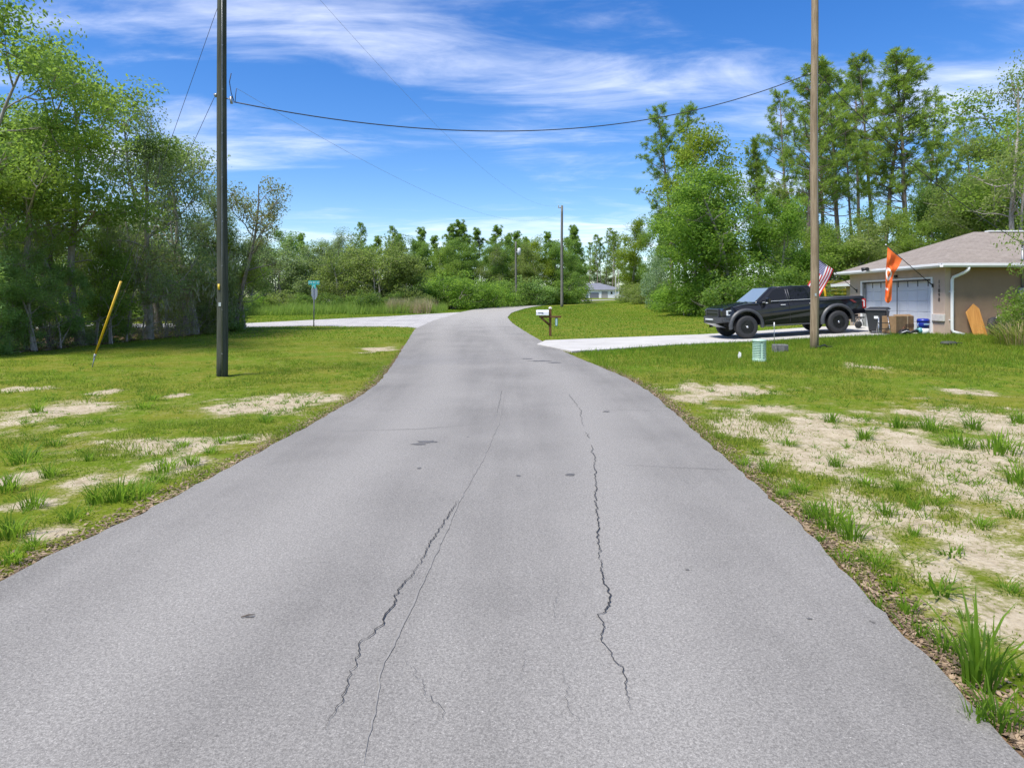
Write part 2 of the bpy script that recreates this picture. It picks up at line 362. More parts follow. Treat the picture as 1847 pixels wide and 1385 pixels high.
# ---- asphalt
def asphalt(name, base, side=False):
    t = NT(name); co = t.coord()
    u = t.attr('u'); sp = t.noise(70, 5, 0.8, co); sp2 = t.noise(210, 2, 0.6, co); blot = t.noise(0.55, 5, 0.55, co); str_ = t.noise(1.0, 4, 0.6, co, sc=(2.2, 0.16, 1))
    f = t.math('ADD', t.math('MULTIPLY', blot, 0.7), t.math('MULTIPLY', str_, 0.55))
    c = t.ramp(f, [(0.42, tuple(b * 0.80 for b in base)), (0.62, base), (0.86, tuple(b * 1.2 for b in base))])
    if not side:
        w1 = t.math('ABSOLUTE', t.math('MULTIPLY_ADD', t.math('ABSOLUTE', t.math('SUBTRACT', u, 0.5)), 1.0, -0.245))
        tracks = t.rng(t.math('ADD', w1, t.math('MULTIPLY_ADD', str_, 0.12, -0.06)), 0.14, 0.0, 0, 0.8)
        c = t.mix(tracks, c, tuple(b * 1.22 for b in base))
        ed = t.math('ABSOLUTE', t.math('SUBTRACT', u, 0.5))
        c = t.mix(t.rng(t.math('ADD', ed, t.math('MULTIPLY_ADD', blot, 0.10, -0.05)), 0.45, 0.51, 0, 0.15), c, tuple(b * 0.80 for b in base))
    if not side:                                     # paler asphalt colour from the junction on
        sy_ = t.new('ShaderNodeSeparateXYZ'); t.L.new(co, sy_.inputs[0]); c = t.mix(t.rng(t.math('ADD', sy_.outputs[1], t.math('MULTIPLY', blot, 8.0)), 26, 58, 0, 0.85), c, tuple(b * 1.6 for b in base))
    g1 = t.rng(sp, 0.36, 0.64, 0.68, 1.28, False); g2 = t.rng(sp2, 0.33, 0.67, 0.72, 1.28, False); g = t.math('MULTIPLY', g1, g2)
    gc = t.new('ShaderNodeCombineColor')
    for k in range(3): t.L.new(g, gc.inputs[k])
    c = t.mix(1.0, c, gc.outputs[0], 'MULTIPLY')
    fl = t.noise(85, 2, 0.5, co); c = t.mix(t.rng(fl, 0.69, 0.73, 0, 0.7), c, tuple(min(1, b * 2.6) for b in base)); c = t.mix(t.rng(fl, 0.30, 0.26, 0, 0.75), c, tuple(b * 0.3 for b in base))
    pit = t.noise(6.5, 3, 0.5, co); c = t.mix(t.rng(pit, 0.245, 0.20, 0, 0.85), c, tuple(b * 0.25 for b in base))
    t.set(Base_Color=c, Roughness=0.8, Specular_IOR_Level=0.3)
    t.bump(t.math('ADD', t.math('MULTIPLY', sp, 1.0), t.math('MULTIPLY', sp2, 0.5)), 0.3, 0.006); return t.m
M_ROAD = asphalt('asphalt', (0.224, 0.211, 0.189)); M_SIDE = asphalt('worn_asphalt', (0.42, 0.40, 0.375), True)
NU = 14; us = np.linspace(0, 1, NU + 1); ns = len(_sy)
jit = (fbm(_sy * 4.6, _sy * 0 + 3, 77, 5) - 0.5) * 0.075; jit2 = (fbm(_sy * 4.6, _sy * 0 + 9, 78, 5) - 0.5) * 0.075
XL, XR = RXL + jit, RXR + jit2
PX = XL[:, None] * (1 - us) + XR[:, None] * us; PY = np.repeat(_sy[:, None], NU + 1, 1); PZ = E(PX, PY) + 0.012
PX = np.concatenate([PX[:, :1] - 0.01, PX, PX[:, -1:] + 0.01], 1); PY = np.concatenate([PY[:, :1], PY, PY[:, -1:]], 1); PZ = np.concatenate([PZ[:, :1] - 0.07, PZ, PZ[:, -1:] - 0.07], 1)
uu = np.repeat(np.concatenate([[0], us, [1]])[None], ns, 0); w = NU + 3; idx = np.arange(ns * w).reshape(ns, w)
F = np.stack([idx[:-1, :-1], idx[:-1, 1:], idx[1:, 1:], idx[1:, :-1]], -1).reshape(-1, 4)
road = tag(link('road', np_mesh('road', np.stack([PX, PY, PZ], -1).reshape(-1, 3), F, {'u': uu.ravel()}, smooth=False), M_ROAD), kind='structure')
def sheet(name, P, mat, lift, kind='structure', skirt=0.08):
    import bmesh
    n = len(P); Q = []
    for i in range(n):
        a, b = P[i], P[(i + 1) % n]; k = max(1, int(np.hypot(*(b - a)) / 0.8))
        Q += [a + (b - a) * j / k for j in range(k)]
    bm = bmesh.new(); top = [bm.verts.new((p[0], p[1], Ef(*p) + lift)) for p in Q]; bot = [bm.verts.new((p[0], p[1], Ef(*p) + lift - skirt)) for p in Q]
    bm.faces.new(top); m_ = len(Q)
    for i in range(m_): bm.faces.new((top[i], bot[i], bot[(i + 1) % m_], top[(i + 1) % m_]))
    bmesh.ops.recalc_face_normals(bm, faces=bm.faces); bmesh.ops.triangulate(bm, faces=[f for f in bm.faces if len(f.verts) > 4])
    m = bpy.data.meshes.new(name); bm.to_mesh(m); bm.free(); o = link(name, m, mat)
    return tag(o, kind=kind)
side_road = sheet('side_road', SIDE, M_SIDE, 0.006)
t = NT('concrete'); co = t.coord()
c = t.ramp(t.math('ADD', t.math('MULTIPLY', t.noise(0.9, 5, 0.6, co), 0.6), t.math('MULTIPLY', t.noise(30, 4, 0.6, co), 0.4)), [(0.35, (0.40, 0.38, 0.345)), (0.6, (0.52, 0.50, 0.46)), (0.8, (0.58, 0.555, 0.515))])
t.set(Base_Color=c, Roughness=0.85); t.bump(t.noise(60, 4), 0.2, 0.01); M_CONC = t.m
driveway = sheet('driveway', DRIVE, M_CONC, 0.032, skirt=0.12)
# ---- cracks, the paving joint and small marks on the asphalt
M_CRACK = flat('crack_shadow', (0.028, 0.027, 0.027), 0.95); M_JOINT = flat('paving_joint', (0.224, 0.212, 0.191), 0.9, var=0.25, scale=14)
rs = np.random.RandomState(4)
def road_ribbon(name, pts, wd, mat, jag, lift, step=0.05, breaks=0.0, parent=road):
    P = np.array([tuple(ground(*p))[:2] for p in pts]); s = np.concatenate([[0], np.cumsum(np.hypot(*np.diff(P, axis=0).T))])
    q = np.arange(0, s[-1], step); X = np.interp(q, s, P[:, 0]); Y = np.interp(q, s, P[:, 1]); n = len(q)
    nz = (fbm(q * 7, q * 0 + rs.rand() * 50, 61, 3) - 0.5) * 2 * jag + (rs.rand(n) - 0.5) * jag * 0.7
    tx = np.gradient(X); ty = np.gradient(Y); l = np.hypot(tx, ty) + 1e-9; nxv, nyv = -ty / l, tx / l
    X = X + nxv * nz; Y = Y + nyv * nz
    ww = wd * (0.35 + 1.1 * fbm(q * 3, q * 0 + 7, 62, 3)) * np.minimum(1, np.minimum(q, s[-1] - q) * 3 + 0.15)
    V = np.stack([np.stack([X + nxv * ww / 2, Y + nyv * ww / 2], -1), np.stack([X - nxv * ww / 2, Y - nyv * ww / 2], -1)], 1).reshape(-1, 2)
    V = np.column_stack([V, E(V[:, 0], V[:, 1]) + 0.012 + lift]); i = np.arange(n - 1)
    if breaks: i = i[fbm(i * step * 2.2, i * 0 + 3.0, 63, 2) > breaks]
    return link(name, np_mesh(name, V, np.stack([2 * i, 2 * i + 1, 2 * i + 3, 2 * i + 2], -1)), mat, parent)
road_ribbon('paving_joint', [(655, 1385), (690, 1211), (755, 1075), (830, 905), (872, 830), (900, 765), (912, 705), (905, 665), (885, 635), (862, 610)], 0.011, M_JOINT, 0.010, 0.004)
CR = [([(590, 1330), (640, 1208), (650, 1170), (690, 1128), (728, 1062), (760, 1012), (798, 950), (826, 905)], 0.020, 0.022, 0.0),
      ([(1140, 1290), (1118, 1215), (1088, 1158), (1086, 1122), (1097, 1090), (1084, 1040), (1080, 990), (1076, 930), (1075, 860), (1067, 800), (1056, 780)], 0.022, 0.026, 0.30),
      ([(1052, 772), (1047, 742), (1025, 712)], 0.016, 0.02, 0.0),
      ([(1110, 841), (1215, 846), (1330, 851)], 0.018, 0.012, 0.0), ([(590, 781), (760, 776), (862, 768)], 0.022, 0.015, 0.25), ([(1070, 741), (1200, 743)], 0.02, 0.01, 0.2),
      ([(895, 748), (902, 722), (905, 705)], 0.012, 0.012, 0.0), ([(930, 1240), (945, 1205), (955, 1170)], 0.009, 0.03, 0.35), ([(1050, 1330), (1030, 1290), (1010, 1215)], 0.009, 0.03, 0.4),
      ([(535, 1022), (575, 1020), (610, 1026)], 0.012, 0.012, 0.2), ([(770, 1340), (800, 1290), (738, 1190)], 0.010, 0.04, 0.42), ([(1005, 1130), (1000, 1100), (1010, 1060)], 0.008, 0.02, 0.4)]
for pts, wd, jag, br in CR: road_ribbon('crack', pts, wd * 0.30, M_CRACK, jag * 1.15, 0.008, 0.022, br)
M_STAIN = flat('tar_stain', (0.115, 0.110, 0.105), 0.8, var=0.4, scale=30)
def stain(px, py, hw, hh):
    c = ground(px, py); a = hw / FPX * c.y; b = abs(ground(px, py - hh).y - ground(px, py + hh).y) / 2; n = 22; V = [(c.x, c.y, c.z + 0.0155)]
    for k in range(n):
        th = 2 * math.pi * k / n; r = 0.6 + 0.55 * rs.rand(); x, y = c.x + a * r * math.cos(th), c.y + b * r * math.sin(th); V.append((x, y, Ef(x, y) + 0.0155))
    link('tar_stain', np_mesh('tar_stain', V, [(0, 1 + k, 1 + (k + 1) % n) for k in range(n)]), M_STAIN, road)
for s_ in [(1028, 859, 10, 2.2), (772, 799, 22, 2.5), (755, 803, 14, 2), (450, 1117, 10, 2.5), (1240, 1033, 4, 1.6), (975, 652, 22, 1.1), (1000, 655, 14, 1), (950, 648, 12, 0.8), (756, 847, 4, 2), (1093, 744, 7, 1.2), (1460, 1120, 6, 3), (935, 861, 5, 1.4)]: stain(*s_)
# loose twigs lying on the road
M_TWIG = flat('dead_wood', (0.10, 0.075, 0.055), 0.9)
for i, (px, py, ln, an) in enumerate([(447, 1117, 0.07, 0.4)]):
    c = ground(px, py); d = Vector((math.cos(an), math.sin(an), 0)) * ln
    MB().tube([c - d / 2 + Vector((0, 0, 0.02)), c + Vector((0.004, 0.006, 0.024)), c + d / 2 + Vector((0, 0, 0.02))], [0.003, 0.004, 0.002], 5).build('twig', M_TWIG)
    tag(COL.objects[-1], 'dark bent twig lying on the asphalt left of the long crack', 'twig')
# ================================================================ TREES
class Wood:                                          # collects limbs as tapered tubes (numpy)
    def __init__(s): s.V = []; s.F = []; s.n = 0
    def limb(s, P, r, n=6):
        P = np.asarray(P, float); r = np.asarray(r, float); T = np.gradient(P, axis=0); T /= np.linalg.norm(T, axis=1)[:, None] + 1e-9
        ref = np.array([0.31, 0.95, 0.05]) if abs(T[0][2]) > 0.7 else np.array([0, 0, 1.0])
        U = np.cross(T, ref); U /= np.linalg.norm(U, axis=1)[:, None] + 1e-9; W = np.cross(T, U)
        a = np.linspace(0, 2 * np.pi, n, endpoint=False)
        V = P[:, None] + r[:, None, None] * (np.cos(a)[None, :, None] * U[:, None] + np.sin(a)[None, :, None] * W[:, None])
        m = len(P); i = np.arange(m - 1)[:, None] * n; k = np.arange(n)[None]; k2 = (k + 1) % n
        F = np.stack([i + k, i + k2, i + n + k2, i + n + k], -1).reshape(-1, 4) + s.n
        s.V.append(V.reshape(-1, 3)); s.F.append(F); s.n += m * n
    def mesh(s, name): return np_mesh(name, np.concatenate(s.V), np.concatenate(s.F), smooth=True)
def unit(v): return v / (np.linalg.norm(v, axis=-1, keepdims=True) + 1e-9)
def path(rs, p, d, L, seg, wob, up=0.0):
    P = [np.array(p, float)]; d = unit(np.array(d, float))
    for k in range(seg):
        d = unit(d + rs.randn(3) * wob + np.array([0, 0, up])); P.append(P[-1] + d * L / seg)
    return np.array(P), d
def leaves(rs, C, Rc, per, size, aspect=0.45, flat_=0.6, droop=0.0, shell=0.0, upb=0.7):
    """diamond leaves in clumps. C (n,3) clump centres, Rc radii"""
    n = len(C); N = n * per; ci = np.repeat(np.arange(n), per)
    o = rs.randn(N, 3); o /= np.maximum(1.0, np.linalg.norm(o, axis=1) / 1.6)[:, None]; o *= 0.62
    o[:, 2] *= flat_
    c = C[ci] + o * Rc[ci][:, None]
    nrm = unit(rs.randn(N, 3) * 0.75 + np.array([0, 0, upb]) + o * 0.9)
    u = unit(np.cross(nrm, rs.randn(N, 3))); u[:, 2] -= droop; u = unit(u); w = unit(np.cross(nrm, u))
    s = size * (0.6 + 0.8 * rs.rand(N))[:, None]
    V = np.stack([c - u * s * 0.5, c + w * s * aspect * 0.5 + u * s * 0.05, c + u * s * 0.5, c - w * s * aspect * 0.5 + u * s * 0.05], 1)
    var = np.clip(0.5 + 0.16 * rs.randn(n)[ci] + 0.14 * rs.randn(N) + 0.10 * o[:, 2], 0, 1)
    return V.reshape(-1, 3), np.repeat(var, 4)
def leaf_mesh(name, parts):
    V = np.concatenate([p[0] for p in parts]); a = np.concatenate([p[1] for p in parts])
    return np_mesh(name, V, np.arange(len(V)).reshape(-1, 4), {'var': a})
def make_oak(seed, H=10.0, spread=3.4, crown0=0.30, trunk_r=0.17, limbs=11, per=60, size=0.19, clump=0.75, sub=5, lean=0.06, moss=0, bare=6, aspect=0.5, dens=1.0, flat_=0.62, forks=2):
    rs = np.random.RandomState(seed); W = Wood(); C = []; CR_ = []
    tops = []
    for f in range(forks):
        d0 = np.array([rs.randn() * lean * (1 + f), rs.randn() * lean * (1 + f), 1]); st = 0.0 if f == 0 else 0.0
        b = np.array([0, 0, -0.25]) if f == 0 else np.array([rs.randn() * 0.12, rs.randn() * 0.12, -0.25])
        hh = H * (0.92 if f == 0 else 0.6 + 0.25 * rs.rand())
        P, d = path(rs, b, d0, hh, 9, 0.07, 0.05); k = 1.0 if f == 0 else 0.7
        r = trunk_r * k * np.linspace(1, 0.16, len(P)) ** 0.9; r[0] *= 1.5; W.limb(P, r, 8); tops.append((P, r))
    for i in range(limbs):
        P, r = tops[i % forks if rs.rand() < 0.55 else 0]; tt = crown0 + (0.97 - crown0) * (i + rs.rand() * 0.8) / limbs
        x = tt * (len(P) - 1); j = min(int(x), len(P) - 2); p = P[j] + (P[j + 1] - P[j]) * (x - j)
        az = i * 2.4 + rs.randn() * 0.5; el = 0.15 + 0.75 * tt + rs.randn() * 0.15
        L = spread * (0.55 + 0.5 * rs.rand()) * (1.08 - 0.55 * abs(tt - 0.55) / 0.45)
        Q, d = path(rs, p, (math.cos(az) * math.cos(el), math.sin(az) * math.cos(el), math.sin(el)), L, 6, 0.17, 0.04)
        W.limb(Q, max(0.03, r[j] * 0.5) * np.linspace(1, 0.22, 7), 5)
        for s in range(sub):
            y = (0.3 + 0.7 * (s + rs.rand()) / sub) * 6; j2 = min(int(y), 5); q = Q[j2] + (Q[j2 + 1] - Q[j2]) * (y - j2)
            dd = unit(d + rs.randn(3) * 0.85 + np.array([0, 0, 0.12])); L2 = spread * (0.18 + 0.22 * rs.rand())
            S, _ = path(rs, q, dd, L2, 4, 0.2, 0.05); W.limb(S, 0.024 * np.linspace(1, 0.3, 5), 4)
            if rs.rand() < dens:
                C.append(S[-1]); CR_.append(clump * (0.7 + 0.6 * rs.rand()))
                if rs.rand() < 0.6: C.append(S[2] + rs.randn(3) * 0.15); CR_.append(clump * (0.55 + 0.45 * rs.rand()))
        C.append(Q[-1]); CR_.append(clump)
    for i in range(bare):                            # dead side branches low on the stem
        P, r = tops[0]; j = 1 + rs.randint(4); az = rs.rand() * 6.28
        Q, d = path(rs, P[j], (math.cos(az), math.sin(az), 0.1 + 0.3 * rs.rand()), spread * (0.4 + 0.4 * rs.rand()), 5, 0.25); W.limb(Q, 0.025 * np.linspace(1, 0.2, 6), 4)
        for _ in range(3): S, _d = path(rs, Q[2 + rs.randint(3)], d + rs.randn(3) * 0.8, 0.7, 3, 0.3); W.limb(S, 0.010 * np.linspace(1, 0.3, 4), 3)
    C = np.array(C); CR_ = np.array(CR_)
    out = {'trunk': W.mesh('trunk'), 'crown': leaf_mesh('crown', [leaves(rs, C, CR_, per, size, aspect, flat_)]), 'H': H}
    if moss:
        k = rs.choice(len(C), int(len(C) * 0.75)); mC = C[k] + rs.randn(len(k), 3) * 0.25 - np.array([0, 0, 0.45])
        V, a = leaves(rs, mC, np.full(len(k), 0.5), moss, 0.26, 0.2, 1.2, 2.2); out['moss'] = leaf_mesh('moss', [(V, a)])
    return out
def make_bush(seed, H=2.4, R_=1.6, n=80, per=85, size=0.125, clump=0.42, aspect=0.5, stems=7):
    rs = np.random.RandomState(seed); W = Wood(); C = []
    for i in range(stems):
        az = i * 2.4 + rs.randn() * 0.3; P, d = path(rs, (rs.randn() * 0.1, rs.randn() * 0.1, -0.15), (math.cos(az) * 0.5, math.sin(az) * 0.5, 1), H * (0.6 + 0.3 * rs.rand()), 5, 0.2); W.limb(P, 0.035 * np.linspace(1, 0.2, 6), 4)
        for _ in range(3): S, _d = path(rs, P[2 + rs.randint(3)], d + rs.randn(3) * 0.7, H * 0.35, 3, 0.25); W.limb(S, 0.014 * np.linspace(1, 0.3, 4), 3)
    while len(C) < n:
        p = rs.rand(3) * np.array([2, 2, 1]) - np.array([1, 1, 0]); rr = np.hypot(p[0], p[1]); k = 0.75 + 0.45 * vnoise(math.atan2(p[1], p[0]) * 1.6 + 9, p[2] * 3, seed)
        if (rr / k) ** 2 + ((p[2] - 0.3) / 0.75) ** 2 < 1 and (rr > 0.35 or p[2] > 0.5): C.append(p * np.array([R_, R_, H]))
    C = np.array(C); return {'trunk': W.mesh('stem'), 'crown': leaf_mesh('crown', [leaves(rs, C, np.full(n, clump) * (0.7 + 0.6 * rs.rand(n)), per, size, aspect, 0.7)]), 'H': H}
def make_pine(seed, H=20.0, crown0=0.5, spread=2.7, tufts=5, needles=34, nl=0.34, r0=0.19, whorls=15, updir=0.25, nw=0.035, dead=5):
    rs = np.random.RandomState(seed); W = Wood(); C = []; D = []
    P, d = path(rs, (0, 0, -0.3), (rs.randn() * 0.02, rs.randn() * 0.02, 1), H + 0.2, 12, 0.018, 0.03); r = r0 * np.linspace(1, 0.14, 13) ** 0.85; W.limb(P, r, 8)
    def on(tt): x = tt * 12; j = min(int(x), 11); return P[j] + (P[j + 1] - P[j]) * (x - j)
    for i in range(whorls):
        tt = crown0 + (0.99 - crown0) * (i + rs.rand() * 0.6) / whorls; g = (tt - crown0) / (1 - crown0)
        for b in range(2 + rs.randint(3)):
            az = rs.rand() * 6.28; L = spread * (0.35 + 0.65 * rs.rand()) * (0.75 + 0.5 * g if g < 0.4 else 1.2 - 0.95 * g)
            Q, dd = path(rs, on(tt), (math.cos(az), math.sin(az), updir + 0.5 * g + rs.randn() * 0.15), L, 5, 0.13, 0.10); W.limb(Q, 0.035 * np.linspace(1, 0.3, 6) * (0.5 + L / spread), 4)
            for s in range(tufts):
                if s == 0: C.append(Q[-1]); D.append(dd); continue
                q = Q[2 + rs.randint(4)]; d3 = unit(dd + rs.randn(3) * 0.6 + np.array([0, 0, 0.25])); S = np.array([q, q + d3 * (0.25 + 0.35 * rs.rand())]); W.limb(S, np.array([0.014, 0.008]), 3); C.append(S[1]); D.append(d3)
    C.append(P[-1]); D.append(np.array([0, 0, 1.0]))
    for i in range(dead):
        az = rs.rand() * 6.28; Q, dd = path(rs, on(0.2 + rs.rand() * (crown0 - 0.2)), (math.cos(az), math.sin(az), 0.0), 0.5 + rs.rand() * 0.9, 3, 0.2); W.limb(Q, 0.02 * np.linspace(1, 0.3, 4), 3)
    C = np.array(C); D = np.array(D); n = len(C); N = n * needles; ci = np.repeat(np.arange(n), needles)
    v = unit(rs.randn(N, 3) + D[ci] * 1.15 + np.array([0, 0, 0.15])); L = nl * (0.65 + 0.6 * rs.rand(N)); w = unit(np.cross(v, rs.randn(N, 3))) * nw * 0.5
    b = C[ci] - D[ci] * 0.06; V = np.stack([b - w * 0.6, b + v * L[:, None] * 0.6 - w, b + v * L[:, None] + v * 0, b + v * L[:, None] * 0.6 + w], 1)
    var = np.clip(0.5 + 0.15 * rs.randn(n)[ci] + 0.12 * rs.randn(N) + v[:, 2] * 0.1, 0, 1)
    return {'trunk': W.mesh('trunk'), 'crown': leaf_mesh('crown', [(V.reshape(-1, 3), np.repeat(var, 4))]), 'H': H}
def bark(name, a, b, sc=(6, 6, 1.2)):
    t = NT(name); f = t.noise(3.0, 6, 0.65, sc=sc); t.set(Base_Color=t.ramp(f, [(0.3, a), (0.7, b)]), Roughness=0.92, Specular_IOR_Level=0.15); t.bump(f, 0.6, 0.03); return t.m
B_OAK = bark('oak_bark', (0.15, 0.135, 0.11), (0.40, 0.37, 0.32)); B_PINE = bark('pine_bark', (0.11, 0.085, 0.07), (0.30, 0.245, 0.21)); B_DARK = bark('dark_bark', (0.12, 0.108, 0.09), (0.33, 0.30, 0.26))
L_BRIGHT = leaf_mat('leaf_bright', (0.080, 0.130, 0.024), (0.245, 0.335, 0.062), 0.55)
L_OAK = leaf_mat('leaf_oak', (0.057, 0.113, 0.025), (0.176, 0.281, 0.056), 0.50)
L_BLUE = leaf_mat('leaf_bluegreen', (0.095, 0.165, 0.048), (0.26, 0.38, 0.13), 0.52)
L_GREY = leaf_mat('leaf_grey', (0.101, 0.144, 0.064), (0.259, 0.316, 0.154), 0.45)
L_OLIVE = leaf_mat('leaf_olive', (0.090, 0.120, 0.034), (0.235, 0.280, 0.085), 0.48)
L_BROWN = leaf_mat('leaf_brownish', (0.071, 0.086, 0.031), (0.204, 0.183, 0.098), 0.40)
L_DARK = leaf_mat('leaf_dark', (0.031, 0.071, 0.017), (0.106, 0.183, 0.037), 0.45)
L_VIVID = leaf_mat('leaf_vivid', (0.058, 0.125, 0.016), (0.190, 0.320, 0.045), 0.55)
L_YEL = leaf_mat('leaf_yellowgreen', (0.108, 0.151, 0.015), (0.302, 0.359, 0.033), 0.55)
L_SILVER = leaf_mat('leaf_silver', (0.122, 0.187, 0.103), (0.302, 0.400, 0.245), 0.45)
L_PINE = leaf_mat('pine_needle', *[tuple(1.3 * q for q in w) for w in ((0.049, 0.098, 0.017), (0.176, 0.267, 0.056))], 0.40)
L_PINE2 = leaf_mat('pine_needle_fresh', (0.086, 0.144, 0.023), (0.253, 0.345, 0.067), 0.45)
M_MOSS = leaf_mat('spanish_moss', (0.16, 0.165, 0.125), (0.33, 0.335, 0.27), 0.25)
PROTO = {
 'oakA': make_oak(11, 10.5, 3.5, 0.38, 0.15, 13, 190, 0.13, 0.86, dens=0.8), 'oakB': make_oak(12, 10.5, 3.3, 0.42, 0.14, 13, 190, 0.13, 0.82, lean=0.12, dens=0.78),
 'oakC': make_oak(13, 9.0, 3.6, 0.22, 0.16, 13, 140, 0.12, 0.75, moss=0), 'mossA': make_oak(14, 8.5, 3.3, 0.20, 0.17, 14, 135, 0.105, 0.72, moss=13, bare=9), 'mossB': make_oak(15, 8.0, 2.8, 0.22, 0.14, 12, 130, 0.105, 0.68, moss=13, bare=9),
 'sparse': make_oak(16, 10.5, 2.7, 0.45, 0.14, 10, 70, 0.12, 0.55, sub=4, bare=10, dens=0.85), 'sparseB': make_oak(17, 8.5, 2.9, 0.42, 0.13, 10, 70, 0.12, 0.55, sub=4, bare=8, dens=0.85, lean=0.12),
 'full': make_oak(18, 12.0, 4.0, 0.10, 0.2, 22, 115, 0.195, 1.0, sub=6, bare=0, dens=1.0), 'fullB': make_oak(19, 11.0, 3.4, 0.10, 0.18, 20, 115, 0.19, 0.95, sub=6, bare=0),
 'round': make_oak(20, 6.5, 3.6, 0.12, 0.2, 17, 66, 0.22, 0.85, sub=6, bare=2, flat_=0.7, forks=3), 'roundB': make_oak(21, 6.5, 3.2, 0.15, 0.2, 15, 66, 0.22, 0.85, sub=6, bare=2, forks=3),
 'young': make_oak(24, 6.0, 2.3, 0.22, 0.08, 13, 95, 0.155, 0.62, bare=4), 'youngB': make_oak(25, 6.0, 2.1, 0.28, 0.07, 12, 95, 0.155, 0.60, bare=4, lean=0.12),
 'bushA': make_bush(31), 'bushB': make_bush(32, 2.0, 1.7), 'bushC': make_bush(33, 3.0, 1.5, 80), 'twiggy': make_bush(34, 2.4, 1.6, 34, 60, 0.085, 0.36, stems=16),
 'pineA': make_pine(41, 20, 0.48, 3.4, 8, 30, 0.36, whorls=18), 'pineB': make_pine(42, 20, 0.40, 4.0, 8, 30, 0.36, whorls=20), 'pineC': make_pine(43, 20, 0.55, 3.2, 8, 30, 0.36, whorls=15), 'pineY': make_pine(44, 9, 0.25, 1.3, 4, 40, 0.36, 0.10, 13, 0.9, dead=0),
 'pineD': make_pine(45, 16, 0.30, 3.9, 8, 34, 0.50, 0.18, 17, nw=0.06), 'edge': make_oak(22, 9.0, 3.0, 0.18, 0.13, 14, 130, 0.095, 0.62, bare=2),
}
def plant(name, proto, label, cat, px, Y, top=None, leaf=L_OAK, barkm=B_OAK, wide=1.0, group=None, rz=None, X=None, H=None, sink=0.0):
    p = PROTO[proto]; x = (px - CX) / FPX * Y if X is None else X; z = Ef(x, Y)
    if H is None: H = EYE - (top - HY) / FPX * Y - z
    s = H / p['H']; rz = (px * 0.71 + Y * 1.3) % 6.28 if rz is None else rz
    o = thing(name, label, cat, (x, Y, z - sink), (0, 0, rz), group, (s * wide, s * wide, s))
    link('stem' if 'bush' in proto or proto == 'twiggy' else 'trunk', p['trunk'], barkm, o); link('crown', p['crown'], leaf, o)
    if 'moss' in p: link('moss', p['moss'], M_MOSS, o)
    return o
def nth(i, n):
    w = ['first', 'second', 'third', 'fourth', 'fifth', 'sixth', 'seventh', 'eighth', 'ninth', 'tenth', 'eleventh', 'twelfth', 'thirteenth', 'fourteenth', 'fifteenth', 'sixteenth', 'seventeenth', 'eighteenth', 'nineteenth', 'twentieth', 'twenty-first', 'twenty-second', 'twenty-third', 'twenty-fourth', 'twenty-fifth', 'twenty-sixth', 'twenty-seventh', 'twenty-eighth']
    if i == 0: return 'leftmost'
    if i == n - 1: return 'rightmost'
    return w[i] + (' from the left' if True else '')
def row(name, lst, text, cat, group, **kw):
    """a row of look-alikes; lst of (px, Y, top, proto, leaf[, wide]) -> each label says its place in the row"""
    lst = sorted(lst, key=lambda a: a[0])
    for i, a in enumerate(lst):
        q = nth(i, len(lst)); lab = q + ' ' + text if q in ('leftmost', 'rightmost') else q.split(' ')[0] + ' ' + text + ' from the left'
        plant(name, a[3], lab, cat, a[0], a[1], a[2], a[4], wide=a[5] if len(a) > 5 else 1.0, group=group, **kw)
# ---- the woods at the left
LW = 'trees in the woods at the left'
plant('oak_tree', 'oakA', 'tall bright green oak at the left edge of the picture', 'tree', 22, 22.5, 120, L_BRIGHT, group=LW)
plant('oak_tree', 'oakB', 'tall bright yellow green oak behind the yellow guy guard', 'tree', 150, 24.0, 95, L_BRIGHT, group=LW, wide=1.1)
plant('oak_tree', 'oakA', 'tall oak half out of the picture at the far left', 'tree', -75, 20.5, 60, L_OAK, group=LW, rz=1.0)
plant('mossy_oak', 'mossA', 'grey green oak hung with moss left of the dark utility pole', 'tree', 268, 27.0, 245, L_GREY, group=LW, wide=0.95)
plant('mossy_oak', 'mossB', 'grey green mossy oak right behind the dark utility pole', 'tree', 352, 30.0, 255, L_GREY, group=LW, wide=1.12)
plant('scrub_oak', 'sparse', 'thin dark oak with sparse brownish top above the mossy oaks', 'tree', 288, 31.0, 178, L_BROWN, B_DARK, group=LW)
plant('scrub_oak', 'sparseB', 'sparse brownish oak reaching right past the dark utility pole', 'tree', 425, 33.0, 295, L_BROWN, B_DARK, group=LW, wide=0.95, rz=0.4)
plant('oak_tree', 'oakC', 'low yellow green oak at the right end of the woods', 'tree', 420, 33.6, 415, L_YEL, group=LW, wide=0.8)
plant('mossy_oak', 'mossA', 'mossy oak at the right end of the woods by the side road', 'tree', 405, 32.6, 345, L_GREY, group=LW, wide=0.95)
plant('oak_tree', 'oakC', 'yellow green oak at the corner of woods and side road', 'tree', 440, 34.0, 425, L_OLIVE, group=LW, wide=0.9, rz=2.0)
plant('oak_tree', 'oakC', 'blue green oak low at the left edge of the woods', 'tree', 60, 21.6, 430, L_BLUE, group=LW, wide=1.0)
row('oak_tree', [(-20, 29, 300, 'oakB', L_OAK), (75, 29.5, 350, 'oakB', L_OAK), (205, 30.5, 240, 'sparse', L_OAK, 1.1), (235, 33, 400, 'oakC', L_OLIVE), (330, 33.5, 380, 'mossB', L_OLIVE), (120, 33, 400, 'oakB', L_OLIVE), (385, 33, 430, 'oakC', L_GREY, .8), (40, 33, 280, 'sparse', L_OAK), (-110, 27, 200, 'oakA', L_OAK), (95, 31, 200, 'sparse', L_OLIVE, 1.0)],
    'oak in the shade deep in the left woods', 'tree', 'oaks deeper in the left woods', barkm=B_DARK)
